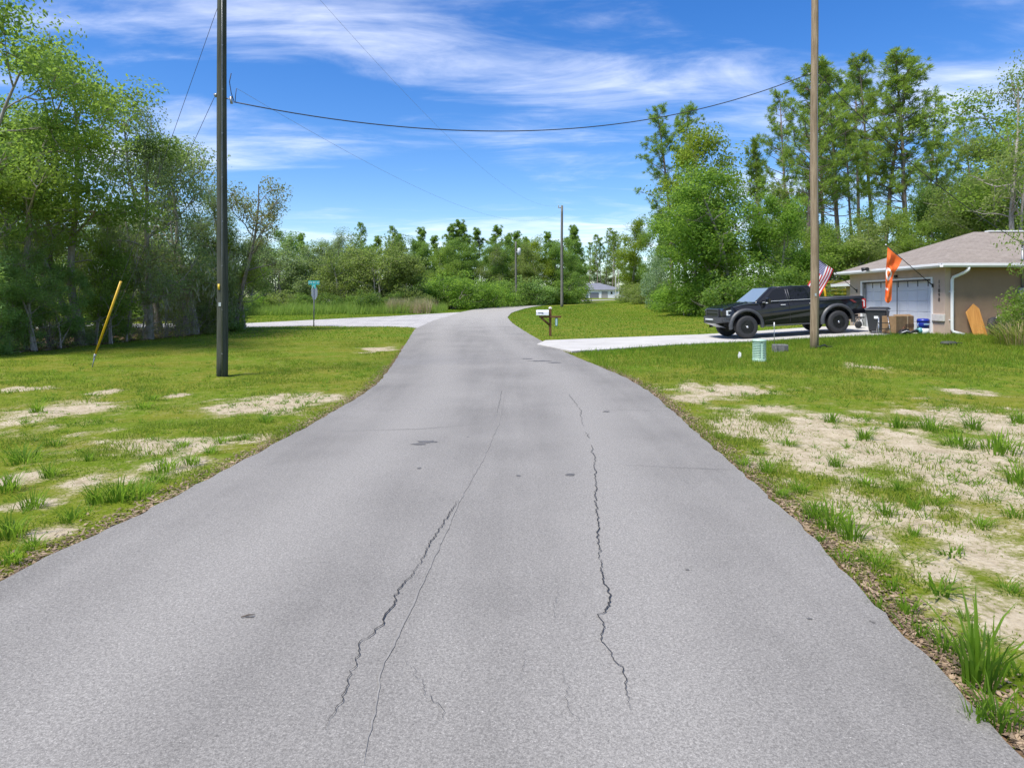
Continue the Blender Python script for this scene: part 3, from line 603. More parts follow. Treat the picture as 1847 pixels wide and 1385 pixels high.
row('young_oak', [(15, 21.3, 480, 'young', L_BLUE), (110, 22.6, 470, 'youngB', L_BLUE, 0.9), (200, 24.6, 440, 'young', L_BRIGHT, 0.9), (375, 31, 460, 'youngB', L_GREY), (-30, 19.8, 450, 'young', L_BLUE)],
    'slender young oak along the left woods edge', 'tree', 'young oaks along the left woods')
row('bare_sapling', [(45, 21.9, 380, 'sparse', L_OLIVE, .6), (88, 22.9, 400, 'sparseB', L_OLIVE, .6), (172, 24.3, 380, 'sparse', L_OLIVE, .6), (228, 25.7, 420, 'sparseB', L_OLIVE, .6), (256, 26.6, 440, 'sparse', L_BROWN, .6), (300, 28.0, 430, 'sparse', L_BROWN, .6), (336, 29.3, 450, 'sparseB', L_BROWN, .7), (376, 31, 460, 'sparse', L_OLIVE, .7)], 'thin pale sapling at the edge of the left woods', 'tree', 'saplings along the left woods')
row('understory_bush', [(-25, 20.2, 560, 'bushC', L_BLUE), (25, 21.6, 575, 'bushA', L_BLUE), (62, 22.6, 590, 'twiggy', L_OLIVE), (95, 23.0, 560, 'twiggy', L_BLUE), (130, 23.8, 585, 'bushB', L_GREY), (160, 24.4, 570, 'twiggy', L_OLIVE), (200, 25.4, 545, 'bushC', L_OAK), (235, 26.4, 570, 'twiggy', L_OLIVE), (262, 27.0, 560, 'twiggy', L_BROWN), (292, 27.8, 548, 'twiggy', L_BROWN),
    (322, 28.8, 545, 'twiggy', L_OLIVE), (352, 30, 535, 'twiggy', L_BROWN), (380, 31.2, 545, 'bushA', L_OLIVE), (408, 32.6, 540, 'bushA', L_OAK)], 'shrub at the foot of the left woods', 'shrub', 'shrubs under the left woods', barkm=B_DARK)
row('understory_bush', [(20, 28, 525, 'bushC', L_OLIVE, 1.4), (160, 30, 510, 'bushC', L_OLIVE, 1.5), (365, 33.5, 505, 'bushC', L_OLIVE, 1.4), (-60, 27, 510, 'bushC', L_OAK, 1.4)], 'green thicket deep under the left woods', 'shrub', 'thickets deep in the left woods', barkm=B_DARK)
row('leafy_tree', [(-60, 46, 400, 'fullB', L_OLIVE), (0, 48, 420, 'full', L_OAK), (55, 47, 410, 'fullB', L_OAK), (110, 49, 430, 'full', L_OLIVE), (165, 47, 425, 'fullB', L_OAK), (220, 49, 430, 'full', L_OLIVE), (270, 47, 425, 'fullB', L_OAK), (320, 50, 440, 'full', L_OAK), (365, 49, 445, 'fullB', L_OLIVE), (405, 52, 455, 'full', L_OAK)], 'leafy tree seen through the left woods', 'tree', 'trees beyond the left woods')
row('understory_bush', [(-30, 42.5, 500, 'bushC', L_OAK, 1.5), (35, 43, 500, 'bushC', L_OLIVE, 1.5), (95, 43, 505, 'bushC', L_OAK, 1.5), (150, 43.5, 505, 'bushC', L_OLIVE, 1.5), (205, 43.5, 505, 'bushC', L_OAK, 1.5), (255, 44, 505, 'bushC', L_OAK, 1.5), (305, 44.5, 508, 'bushC', L_OLIVE, 1.5), (350, 45, 508, 'bushC', L_OAK, 1.5), (395, 46, 510, 'bushC', L_OAK, 1.4)], 'bush seen through the stems of the left woods', 'bush', 'bushes beyond the left woods')
# ---- beyond the side road and along the far bend
FR = 'trees of the far tree line'
row('olive_oak', [(452, 58, 478, 'roundB', L_OAK), (500, 62, 455, 'round', L_GREY), (560, 63, 462, 'roundB', L_GREY), (612, 61, 470, 'round', L_OLIVE), (680, 60, 452, 'round', L_OLIVE, 1.12), (728, 62, 462, 'roundB', L_OLIVE, 1.1), (640, 66, 450, 'roundB', L_OLIVE)], 'round olive green oak beyond the side road', 'tree', 'round oaks beyond the side road')
row('weedy_bush', [(440, 53, 535, 'bushA', L_OAK, 1.2), (468, 55, 530, 'bushC', L_VIVID, 1.2), (505, 56, 525, 'bushA', L_OLIVE, 1.3), (545, 56, 528, 'bushC', L_OAK, 1.3), (590, 57, 530, 'bushA', L_DARK, 1.4), (635, 57, 530, 'bushC', L_OAK, 1.3), (668, 57, 525, 'bushA', L_DARK, 1.4), (700, 57, 540, 'bushB', L_VIVID, 0.8), (715, 58, 525, 'bushC', L_DARK, 1.3), (750, 59, 525, 'bushA', L_OLIVE, 1.4)], 'bush under the round oaks beyond the side road', 'bush', 'bushes beyond the side road')
row('leafy_tree', [(515, 82, 420, 'fullB', L_OAK), (560, 85, 440, 'full', L_OLIVE), (470, 76, 430, 'fullB', L_GREY), (745, 84, 435, 'full', L_OAK), (795, 76, 448, 'fullB', L_BRIGHT), (850, 84, 440, 'full', L_OAK), (905, 86, 445, 'fullB', L_OAK), (940, 84, 445, 'full', L_OLIVE), (972, 88, 428, 'full', L_YEL), (1003, 90, 440, 'fullB', L_OAK), (540, 84, 445, 'fullB', L_OAK), (585, 86, 450, 'full', L_OAK), (632, 84, 448, 'fullB', L_OAK), (668, 82, 440, 'full', L_OAK), (720, 80, 448, 'fullB', L_BRIGHT), (770, 82, 440, 'fullB', L_OAK), (822, 82, 436, 'fullB', L_OAK), (875, 82, 440, 'full', L_OAK), (925, 90, 432, 'fullB', L_OAK), (955, 92, 440, 'fullB', L_OAK), (1020, 94, 434, 'fullB', L_OAK), (1026, 92, 458, 'full', L_OAK, 0.7), (700, 86, 430, 'full', L_DARK)], 'leafy tree in the far tree line behind the road bend', 'tree', FR)
row('mossy_oak', [(605, 80, 425, 'mossA', L_GREY), (885, 82, 450, 'mossA', L_OLIVE), (585, 88, 435, 'mossB', L_GREY)], 'mossy grey oak among the pines of the far tree line', 'tree', 'mossy oaks of the far tree line')
row('pine_tree', [(536, 92, 424, 'pineD', L_PINE), (652, 86, 402, 'pineC', L_PINE), (672, 94, 430, 'pineD', L_PINE), (706, 90, 408, 'pineC', L_PINE), (725, 96, 425, 'pineD', L_PINE), (762, 92, 416, 'pineD', L_PINE), (782, 98, 428, 'pineD', L_PINE), (806, 94, 408, 'pineD', L_PINE), (826, 96, 403, 'pineD', L_PINE), (846, 98, 410, 'pineD', L_PINE), (870, 95, 416, 'pineD', L_PINE), (890, 100, 412, 'pineD', L_PINE), (912, 99, 424, 'pineD', L_PINE), (930, 104, 420, 'pineD', L_PINE),
    (955, 102, 432, 'pineD', L_PINE), (998, 102, 422, 'pineD', L_PINE), (1024, 100, 414, 'pineD', L_PINE), (1040, 104, 412, 'pineD', L_PINE), (1050, 112, 440, 'pineD', L_PINE, 0.7)], 'pine in the far tree line behind the road bend', 'pine', 'pines of the far tree line', barkm=B_PINE)
row('roadside_bush', [(792, 68, 500, 'bushC', L_VIVID, 1.5), (815, 66, 492, 'bushA', L_VIVID, 1.3), (838, 69, 498, 'bushC', L_VIVID, 1.5), (862, 70, 506, 'bushA', L_VIVID, 1.4), (765, 66, 505, 'bushA', L_OAK, 1.2), (905, 76, 500, 'bushC', L_OAK, 1.4), (935, 80, 505, 'bushC', L_OAK, 1.4), (958, 82, 500, 'bushA', L_BLUE, 1.3), (985, 86, 505, 'bushA', L_OAK, 1.4), (1015, 88, 500, 'bushC', L_OAK, 1.5), (1026, 90, 495, 'bushA', L_OAK, 1.0), (880, 73, 512, 'bushB', L_VIVID, 1.3)], 'bush along the outer side of the road bend', 'bush', 'bushes along the road bend')
row('pine_tree', [(1062, 235, 438, 'pineB', L_PINE2), (1078, 223, 424, 'pineB', L_PINE2), (1092, 227, 414, 'pineA', L_PINE2), (1104, 217, 418, 'pineB', L_PINE2), (1116, 225, 424, 'pineA', L_PINE2), (1130, 215, 430, 'pineB', L_PINE2), (1085, 225, 430, 'pineB', L_PINE2), (1110, 225, 426, 'pineB', L_PINE2)], 'distant pale pine behind the white house', 'pine', 'pines behind the white house', barkm=B_PINE)
row('distant_tree', [(1050, 235, 480, 'full', L_OAK, 1.5), (1075, 240, 478, 'full', L_OAK, 1.5), (1100, 240, 480, 'full', L_OLIVE, 1.5), (1125, 235, 478, 'full', L_OAK, 1.5), (1150, 230, 475, 'full', L_OAK, 1.5)], 'distant leafy tree behind the white house', 'tree', 'leafy trees behind the white house')
# ---- right of the road, behind lawn and truck
RG = 'trees behind the lawn'
plant('leafy_tree', 'fullB', 'dark yellowish tree at the right of the far white house', 'tree', 1142, 74, 400, L_YEL, group=RG, wide=0.9)
plant('leafy_tree', 'full', 'dark green tree left of the twin pines', 'tree', 1180, 70, 372, L_OAK, group=RG, wide=0.8)
plant('silver_bush', 'bushC', 'silvery grey green bush at the edge of the lawn', 'bush', 1188, 58, 452, L_SILVER, wide=0.62)
plant('leafy_tree', 'full', 'big vivid green tree behind the truck hood', 'tree', 1325, 46, 300, L_VIVID, group=RG, wide=1.3)
plant('leafy_tree', 'fullB', 'vivid green tree hanging over the lawn left of the truck', 'tree', 1255, 49, 350, L_VIVID, group=RG, wide=1.15)
plant('leafy_tree', 'full', 'tall olive green tree rising behind the vivid green ones', 'tree', 1310, 54, 225, L_YEL, group=RG, wide=0.85)
plant('pine_tree', 'pineA', 'left one of the twin pines above the lawn', 'pine', 1212, 58, 203, L_PINE, B_PINE, group='twin pines', wide=1.15)
plant('pine_tree', 'pineC', 'right one of the twin pines above the lawn', 'pine', 1236, 59, 198, L_PINE, B_PINE, group='twin pines')
plant('young_pine', 'pineY', 'young pine with upright shoots between twin pines and wooden pole', 'pine', 1372, 52, 258, L_PINE2, B_PINE, H=None, wide=0.9)
plant('leafy_tree', 'fullB', 'bright tree right behind the truck cab', 'tree', 1405, 45, 360, L_VIVID, group=RG, wide=1.0)
row('tall_pine', [(1455, 58, 120, 'pineB', L_PINE2, 1.3), (1514, 62, 130, 'pineB', L_PINE2, 1.3), (1578, 64, 100, 'pineC', L_PINE2), (1592, 60, 118, 'pineA', L_PINE2, 1.3), (1636, 58, 92, 'pineB', L_PINE2, 1.3), (1425, 66, 165, 'pineA', L_PINE2), (1668, 66, 190, 'pineA', L_PINE2), (1700, 62, 255, 'pineB', L_PINE2), (1765, 64, 215, 'pineA', L_PINE2), (1485, 68, 120, 'pineB', L_PINE2), (1540, 60, 205, 'pineC', L_PINE2), (1555, 72, 130, 'pineA', L_PINE2)], 'tall pine standing behind the tan house', 'pine', 'tall pines behind the tan house', barkm=B_PINE)
row('leafy_tree', [(1435, 52, 395, 'full', L_OAK, 0.9), (1480, 50, 410, 'fullB', L_BRIGHT), (1530, 52, 380, 'full', L_BRIGHT, 0.95), (1580, 48, 400, 'fullB', L_OLIVE), (1628, 50, 375, 'full', L_BRIGHT), (1690, 52, 340, 'fullB', L_DARK, 0.9), (1655, 46, 405, 'fullB', L_BRIGHT), (1735, 50, 375, 'full', L_BRIGHT), (1790, 48, 320, 'full', L_DARK, 0.9), (1845, 46, 300, 'full', L_OAK), (1560, 45, 432, 'roundB', L_OLIVE), (1500, 45, 440, 'roundB', L_BRIGHT), (1760, 60, 290, 'sparseB', L_BROWN), (1715, 62, 315, 'sparse', L_OLIVE), (1420, 62, 330, 'full', L_OLIVE, .7), (1900, 46, 280, 'full', L_OAK), (1460, 66, 360, 'fullB', L_OAK)],
    'tree in the woods behind the truck and tan house', 'tree', 'woods behind the tan house')
row('understory_bush', [(1215, 54, 505, 'bushA', L_VIVID, 1.1), (1245, 48, 495, 'bushA', L_VIVID, 1.2), (1280, 46, 490, 'bushC', L_VIVID, 1.2), (1320, 43.5, 492, 'bushA', L_OAK, 1.2), (1360, 43, 495, 'bushC', L_VIVID, 1.3), (1160, 64, 512, 'bushA', L_OLIVE, 1.2), (1135, 68, 510, 'bushA', L_OLIVE, 1.1), (1405, 43, 480, 'bushC', L_OAK, 1.2), (1450, 44, 480, 'bushC', L_OAK, 1.2)], 'bush at the edge of the lawn behind the truck', 'bush', 'bushes behind the lawn')
plant('leafy_tree', 'oakA', 'tall bright tree behind the right end of the tan roof', 'tree', 1858, 40, 120, L_BRIGHT, wide=1.15)
plant('leafy_tree', 'oakB', 'bright leafy tree behind the ridge of the tan roof', 'tree', 1800, 44, 235, L_OLIVE, wide=1.1)
plant('edge_tree', 'edge', 'light green tree at the right edge in front of the house', 'tree', 1950, 20.5, 60, L_BRIGHT, wide=0.75)
plant('edge_tree', 'sparse', 'tall airy tree rising behind the tan house roof at the right edge', 'tree', 1828, 33, 70, L_OLIVE, wide=0.9)
# ================================================================ THE TAN HOUSE WITH THE GARAGE
def stucco(name, col):
    t = NT(name); f = t.noise(2.2, 5, 0.6); g = t.noise(70, 4, 0.6)
    t.set(Base_Color=t.mix(t.rng(g, 0.4, 0.65, 0, 0.25), t.ramp(f, [(0.3, tuple(c * 0.9 for c in col)), (0.7, tuple(c * 1.06 for c in col))]), tuple(c * 0.75 for c in col)), Roughness=0.92, Specular_IOR_Level=0.15)
    t.bump(g, 0.5, 0.012); return t.m
M_STUCCO = stucco('tan_stucco', (0.50, 0.385, 0.305)); M_STUCCO_SHADE = stucco('shaded_stucco', (0.30, 0.208, 0.142))  # the second stucco has the side wall's shade put into its colour
M_WHITE = flat('white_paint', (0.74, 0.74, 0.73), 0.5, var=0.05, scale=3); M_GUT = flat('gutter_white', (0.72, 0.72, 0.71), 0.4, var=0.05, scale=3)
M_BLACK = flat('black_plastic', (0.018, 0.018, 0.020), 0.5, var=0.3); M_RUB = flat('rubber', (0.028, 0.028, 0.030), 0.75, var=0.3, scale=20); M_STEEL = flat('grey_steel', (0.35, 0.36, 0.37), 0.4, 0.7)
M_ALU = flat('aluminium', (0.62, 0.63, 0.65), 0.35, 0.8); M_GREYBOX = flat('grey_box', (0.30, 0.31, 0.30), 0.6)
t = NT('shingles'); co = t.coord('Generated')
oc = t.coord(); br = t.new('ShaderNodeTexBrick'); t.L.new(t.attr('shingle_uv', 'Vector'), br.inputs['Vector'])
for k, v in (('Scale', 1.0), ('Mortar Size', 0.012), ('Mortar Smooth', 0.2), ('Brick Width', 0.32), ('Row Height', 0.145)): br.inputs[k].default_value = v
br.offset = 0.37; br.inputs['Color1'].default_value = (0.225, 0.188, 0.160, 1); br.inputs['Color2'].default_value = (0.30, 0.258, 0.222, 1); br.inputs['Mortar'].default_value = (0.12, 0.10, 0.085, 1)
c = t.mix(0.45, br.outputs['Color'], t.ramp(t.noise(2.6, 4, 0.7, oc, sc=(1, 1, 3)), [(0.3, (0.20, 0.168, 0.143)), (0.7, (0.33, 0.29, 0.252))]))
c = t.mix(t.rng(t.noise(130, 2, 0.6, oc), 0.55, 0.7, 0, 0.35), c, (0.40, 0.36, 0.32)); t.set(Base_Color=c, Roughness=0.93, Specular_IOR_Level=0.1); t.bump(br.outputs['Fac'], -0.4, 0.01); M_SHING = t.m
def roof_mesh(name, faces):
    """sloping planes with their own shingle courses; faces: list of 3-4 corner lists, first edge along the eave"""
    V = []; F = []; UV = []
    for q in faces:
        q = [Vector(p) for p in q]; e = (q[1] - q[0]).normalized(); nrm = e.cross(q[2] - q[0]).normalized(); s = nrm.cross(e); b = len(V)
        for p in q: V.append(p); UV.append(((p - q[0]).dot(e), (p - q[0]).dot(s), 0))
        F.append(tuple(range(b, b + len(q))))
    m = bpy.data.meshes.new(name); m.from_pydata([tuple(v) for v in V], [], F); a = m.attributes.new('shingle_uv', 'FLOAT_VECTOR', 'POINT'); a.data.foreach_set('vector', [c for u in UV for c in u]); m.update(); return m
HZ = 0.47                                            # ground level at the house
X0, Y0, Y1, X1 = 15.95, 24.5, 31.4, 29.0
EV = 2.98; OV = 0.42                                 # underside of the eave (height above datum), overhang
house = thing('tan_house', 'tan stucco house with brown shingle hip roof and two car garage', 'house', (X0, Y0, HZ))
def hp(x, y, z): return (x - X0, y - Y0, z - HZ)
DY0, DY1, DT = 25.25, 30.35, 2.60                    # door opening and its top
w = MB()
w.box(hp(X0 + 0.1, (Y0 + DY0) / 2, (EV + HZ) / 2 - 0.1), (0.2, DY0 - Y0, EV - HZ + 0.2)); w.box(hp(X0 + 0.1, (DY1 + Y1) / 2, (EV + HZ) / 2 - 0.1), (0.2, Y1 - DY1, EV - HZ + 0.2))
w.box(hp(X0 + 0.1, (DY0 + DY1) / 2, (DT + EV) / 2), (0.2, DY1 - DY0, EV - DT)); w.build('wall', M_STUCCO, house)
w = MB(); w.box(hp((X0 + X1) / 2 + 0.102, Y0 + 0.1, (EV + HZ) / 2 - 0.1), (X1 - X0 - 0.204, 0.2, EV - HZ + 0.2)); o = w.build('wall', M_STUCCO_SHADE, house); tag(o, 'plain side wall facing the road bend, shade painted in')
w = MB(); w.box(hp(X1, (Y0 + Y1) / 2, (EV + HZ) / 2 - 0.1), (0.2, Y1 - Y0 - 0.5, EV - HZ + 0.2)); w.build('wall', M_STUCCO_SHADE, house)
w = MB(); w.box(hp((X0 + X1) / 2, Y1 - 0.1, (EV + HZ) / 2 - 0.1), (X1 - X0 - 0.45, 0.2, EV - HZ + 0.2)); w.build('wall', M_STUCCO_SHADE, house)
ym = (Y0 + Y1) / 2; hs = (Y1 - Y0) / 2 + OV; ez = EV + 0.12; rz_ = ez + hs * 0.40
a, b, c_, d_ = (X0 - OV, Y0 - OV, ez), (X1 + OV, Y0 - OV, ez), (X1 + OV, Y1 + OV, ez), (X0 - OV, Y1 + OV, ez); r1, r2 = (X0 - OV + hs, ym, rz_), (X1 + OV - hs, ym, rz_)
H_ = lambda *p: [hp(*q) for q in p]
link('roof', roof_mesh('roof', [H_(d_, a, r1), H_(a, b, r2, r1), H_(b, c_, r2), H_(c_, d_, r1, r2)]), M_SHING, house)
roof_o = COL.objects[-1]; sd = roof_o.modifiers.new('thick', 'SOLIDIFY'); sd.thickness = 0.03; sd.offset = -1
rv = MB(); rv.box(hp((r1[0] + r2[0]) / 2 + 0.3, ym, rz_ + 0.02), (r2[0] - r1[0] - 0.5, 0.30, 0.06)); rv.build('ridge_vent', M_WHITE, roof_o, 0.01)
sf = MB(); sf.box(hp((X0 + X1) / 2, ym, EV + 0.02), (X1 - X0 + 2 * OV - 0.06, Y1 - Y0 + 2 * OV - 0.06, 0.03)); sf.build('soffit', M_WHITE, house)
gprof = [(0, 0), (0.10, 0.0), (0.135, 0.06), (0.13, 0.13), (0.115, 0.13), (0.115, 0.07), (0.09, 0.015), (0.0, 0.015)]
g = MB(); L_ = Y1 - Y0 + 2 * OV                      # gutter with its ogee front, along the front eave
g.prism([(-p[0], p[1]) for p in gprof], 0, L_ + 0.1, 'y'); g.build('gutter', M_GUT, house, 0, loc=hp(X0 - OV - 0.002, Y0 - OV - 0.1, EV - 0.01))
g = MB(); g.prism([(-p[0], p[1]) for p in gprof], 0, X1 - X0 + 2 * OV, 'x'); g.build('gutter', M_GUT, house, 0, loc=hp(X0 - OV, Y0 - OV - 0.002, EV - 0.01))
f = MB(); f.box(hp(X0 - OV + 0.012, ym, EV + 0.07), (0.02, L_ - 0.02, 0.15)); f.box(hp((X0 + X1) / 2, Y0 - OV + 0.012, EV + 0.07), (X1 - X0 + 2 * OV - 0.05, 0.02, 0.15)); f.build('fascia', M_WHITE, house)
dx = X0 + 0.22                                       # downspout: outlet, goose neck, leg, kick-out
ds = MB(); pth = [(dx + 0.32, Y0 - OV - 0.06, EV), (dx + 0.31, Y0 - OV - 0.06, EV - 0.10), (dx + 0.22, Y0 - OV + 0.02, EV - 0.2), (dx + 0.03, Y0 - 0.07, EV - 0.36), (dx, Y0 - 0.055, EV - 0.46), (dx, Y0 - 0.055, HZ + 0.24), (dx + 0.03, Y0 - 0.07, HZ + 0.15), (dx + 0.34, Y0 - 0.22, HZ + 0.05)]
ds.tube([hp(*p) for p in pth], 0.058, 8); dn = ds.build('downspout', M_GUT, house)
for z in (1.05, 2.1): s_ = MB(); s_.box(hp(dx, Y0 - 0.02, z), (0.17, 0.045, 0.035)); s_.build('strap', M_GUT, dn)
# garage door: five sections of panels, white trim, black tie rod with straps of a rolled screen
M_DOOR = flat('garage_door_paint', (0.60, 0.62, 0.66), 0.5, var=0.05, scale=2)
gd = MB(); gd.box(hp(X0 + 0.235, (DY0 + DY1) / 2, (HZ + DT) / 2), (0.03, DY1 - DY0 + 0.1, DT - HZ)); gdo = gd.build('garage_door', M_DOOR, house)
nsec = 5; sh = (DT - HZ) / nsec
for i in range(nsec):
    for j in range(8):
        pw = (DY1 - DY0) / 8; p_ = MB(); p_.box(hp(X0 + 0.212, DY0 + pw * (j + 0.5), HZ + sh * (i + 0.5)), (0.022, pw - (0.012 if True else 0), sh - 0.014)); p_.build('panel', M_DOOR, gdo, 0.012, seg=1)
for yy in (DY0, DY1): tr = MB(); tr.box(hp(X0 - 0.008, yy, (HZ + DT) / 2 + 0.03), (0.045, 0.10, DT - HZ + 0.06)); tr.build('door_trim', M_WHITE, house)
tr = MB(); tr.box(hp(X0 - 0.006, (DY0 + DY1) / 2, DT + 0.03), (0.04, DY1 - DY0 - 0.105, 0.06)); tr.build('door_trim', M_WHITE, house)
jb = MB()
for yy, sg in ((DY0, 1), (DY1, -1)): jb.box(hp(X0 + 0.10, yy + sg * 0.012, (HZ + DT) / 2), (0.17, 0.02, DT - HZ - 0.01))
jb.build('door_jamb', M_GREYBOX, house)
rod = MB(); rod.tube([hp(X0 + 0.02, DY0 + 0.06, DT - 0.05), hp(X0 + 0.02, DY1 - 0.06, DT - 0.05)], 0.022, 6); rodo = rod.build('screen_rod', M_BLACK, house)
for k in range(8): s_ = MB(); s_.box(hp(X0 + 0.02, DY0 + 0.28 + k * 0.655, DT - 0.175), (0.012, 0.045, 0.22)); s_.build('strap', M_BLACK, rodo)
s_ = MB(); s_.box(hp(X0 + 0.025, (DY0 + DY1) / 2 - 0.2, (HZ + DT) / 2 - 0.02), (0.02, 0.028, DT - HZ - 0.1)); s_.build('screen_zip', M_BLACK, house)
sb = MB(); sb.box(hp(X0 - 0.03, (Y0 + DY0) / 2 - 0.03, 1.13), (0.07, DY0 - Y0 - 0.05, 0.26)); sb.build('stone_ledge', flat('pale_stone', (0.56, 0.52, 0.47), 0.8), house, 0.01)
M_DIG = flat('dark_bronze', (0.075, 0.062, 0.052), 0.5)
for k, ch in enumerate('11898'): o = link('house_digit', text_mesh(ch, 0.20, 0.008), M_DIG, house, hp(X0 - 0.012, 24.83, 2.46 - 0.165 * k), (R(90), 0, R(-90)))
fl = MB(); fl.tube([hp(X0 - OV - 0.13, 28.75, EV + 0.12), hp(X0 - OV - 0.20, 28.72, EV + 0.20)], 0.03, 6); fl.tube([hp(X0 - OV - 0.16, 28.75, EV + 0.17), hp(X0 - OV - 0.34, 28.9, EV + 0.13)], [0.045, 0.085], 8); fl.tube([hp(X0 - OV - 0.16, 28.70, EV + 0.17), hp(X0 - OV - 0.32, 28.5, EV + 0.13)], [0.045, 0.085], 8); fl.build('flood_light', M_BLACK, house)
dm = MB(); dm.tube([hp(X0 - 0.01, 27.55, 2.78), hp(X0 - 0.10, 27.55, 2.76)], [0.05, 0.07], 8); dm.build('camera_dome', M_BLACK, house)
mb_ = MB(); mx = 18.78; mb_.box(hp(mx, Y0 - 0.075, 1.93), (0.34, 0.14, 0.62)); mbo = mb_.build('meter_box', M_GREYBOX, house, 0.012)
d1 = MB(); d1.lathe([(0.085, 0), (0.085, -0.06), (0.07, -0.10), (0, -0.11)], 14, 'y', hp(mx, Y0 - 0.145, 1.98)); d1.build('meter_dial', flat('dial', (0.45, 0.5, 0.46), 0.15), mbo)
mp = MB(); mp.tube([hp(mx - 0.03, Y0 - 0.06, 2.24), hp(mx - 0.03, Y0 - 0.06, 3.78)], 0.032, 8); mp.tube([hp(mx - 0.03, Y0 - 0.06, 3.78), hp(mx - 0.03, Y0 - 0.10, 3.88), hp(mx - 0.10, Y0 - 0.18, 3.86)], [0.045, 0.055, 0.05], 8); mp.build('service_mast', M_STEEL, house)
cd = MB(); cd.box(hp(mx, Y0 - 0.06, 1.4), (0.05, 0.05, 0.5)); cd.build('conduit', M_STEEL, house)
# the wing behind the garage
wX0, wY0, wY1 = 18.3, Y1 + 0.02, 36.2; wE = 2.62
wg = MB(); wg.box(hp((wX0 + X1) / 2, (wY0 + wY1) / 2 + 0.3, (wE + HZ) / 2 - 0.1), (X1 - wX0, wY1 - wY0 - 0.2, wE - HZ + 0.2)); wo = wg.build('wing', M_STUCCO, house)
a, b, c_, d_ = (wX0 - 0.65, Y1 + OV + 0.12, wE + 0.05), (X1, Y1 + OV + 0.12, wE + 0.05), (X1, wY1 + OV, wE + 0.05), (wX0 - 0.65, wY1 + OV, wE + 0.05); hw_ = (wY1 - Y1) / 2; r1, r2 = (wX0 - 0.65 + hw_, (Y1 + wY1) / 2 + 0.3, wE + 0.05 + hw_ * .36), (X1, (Y1 + wY1) / 2 + 0.3, wE + 0.05 + hw_ * .36)
link('wing_roof', roof_mesh('wing_roof', [H_(d_, a, r1), H_(a, b, r2, r1), H_(c_, d_, r1, r2)]), M_SHING, house); sd = COL.objects[-1].modifiers.new('thick', 'SOLIDIFY'); sd.thickness = 0.03
g = MB(); g.box(hp(wX0 - 0.68, (Y1 + wY1) / 2 + 0.3, wE - 0.02), (0.12, wY1 - Y1 + 0.3, 0.14)); g.build('wing_gutter', M_GUT, house)
g = MB(); g.tube([hp(wX0 - 0.62, Y1 + 0.5, wE - 0.08), hp(wX0 - 0.5, Y1 + 0.5, wE - 0.2), hp(wX0 - 0.12, Y1 + 0.5, wE - 0.45), hp(wX0 - 0.08, Y1 + 0.5, HZ)], 0.05, 6); g.build('wing_downspout', M_GUT, house)

# ================================================================ FLAGS ON THE GARAGE
def cloth(curves, nu=16, nv=26):
    """curves: polylines of px points (top row first) with Y depth; interpolated into a grid"""
    rows = []
    for cv in curves:
        P = np.array([tuple(at(*p)) for p in cv]); s = np.linspace(0, 1, len(P)); u = np.linspace(0, 1, nu); rows.append(np.stack([np.interp(u, s, P[:, k]) for k in range(3)], -1))
    rows = np.array(rows); s = np.linspace(0, 1, len(rows)); v = np.linspace(0, 1, nv); G = np.zeros((nv, nu, 3))
    for i in range(nu):
        for k in range(3): G[:, i, k] = np.interp(v, s, rows[:, i, k])
    for _ in range(2): G[1:-1] = 0.25 * G[:-2] + 0.5 * G[1:-1] + 0.25 * G[2:]
    return G
def cloth_mesh(name, G):
    nv, nu = G.shape[:2]; idx = np.arange(nv * nu).reshape(nv, nu); F = np.stack([idx[:-1, :-1], idx[:-1, 1:], idx[1:, 1:], idx[1:, :-1]], -1).reshape(-1, 4)
    U, V = np.meshgrid(np.linspace(0, 1, nu), np.linspace(0, 1, nv)); return np_mesh(name, G.reshape(-1, 3), F, {'hoist': U.ravel(), 'fly': V.ravel()}, smooth=True)
def flagpole(label, p0, p1):
    t_ = thing('wall_flag', label, 'flag', p0); d = p1 - p0
    MB().tube([(0, 0, 0), d], 0.014, 7).build('flag_pole', M_BLACK, t_); MB().lathe([(0, 0), (0.03, 0.01), (0.035, 0.035), (0.02, 0.06), (0, 0.07)], 10, 'z', d - Vector((0, 0, 0.03))).build('finial', M_ALU, t_)
    b = MB(); b.box((0.02, 0, -0.03), (0.03, 0.07, 0.14)); b.tube([(0.02, 0, -0.02), d * 0.06], 0.024, 7); b.build('bracket', M_BLACK, t_); return t_
yf = 30.75
us = flagpole('red white and blue striped flag on a slanted pole behind the truck', Vector((X0 - 0.04, yf, 2.24)), at(1476, 467, yf))
G = cloth([[(1477.5, 468.5, yf), (1503, 486, yf)], [(1471, 484, yf - .05), (1497, 502, yf + .05)], [(1463, 503, yf + .05), (1488, 519, yf - .04)], [(1450, 523, yf), (1476, 538, yf + .03)]], 18, 28)
nv, nu = G.shape[:2]; vv, uu_ = np.meshgrid(np.linspace(0, 1, nv), np.linspace(0, 1, nu), indexing='ij'); G[..., 1] += 0.05 * np.sin(uu_ * 5 + vv * 5) * (0.3 + vv)
t = NT('striped_flag_print'); hh = t.attr('hoist'); fy = t.attr('fly'); st = t.math('GREATER_THAN', t.math('FRACT', t.math('MULTIPLY', hh, 6.5)), 0.5)
c = t.mix(st, (0.56, 0.025, 0.035), (0.80, 0.78, 0.76)); can = t.math('MULTIPLY', t.math('LESS_THAN', hh, 0.54), t.math('LESS_THAN', fy, 0.40))
dots = t.new('ShaderNodeTexVoronoi'); dots.inputs['Scale'].default_value = 1.0; dots.inputs['Randomness'].default_value = 0.0
cb = t.new('ShaderNodeCombineXYZ'); t.put(cb, 0, t.math('MULTIPLY', hh, 17.0)); t.put(cb, 1, t.math('MULTIPLY', fy, 19.0)); t.L.new(cb.outputs[0], dots.inputs['Vector'])
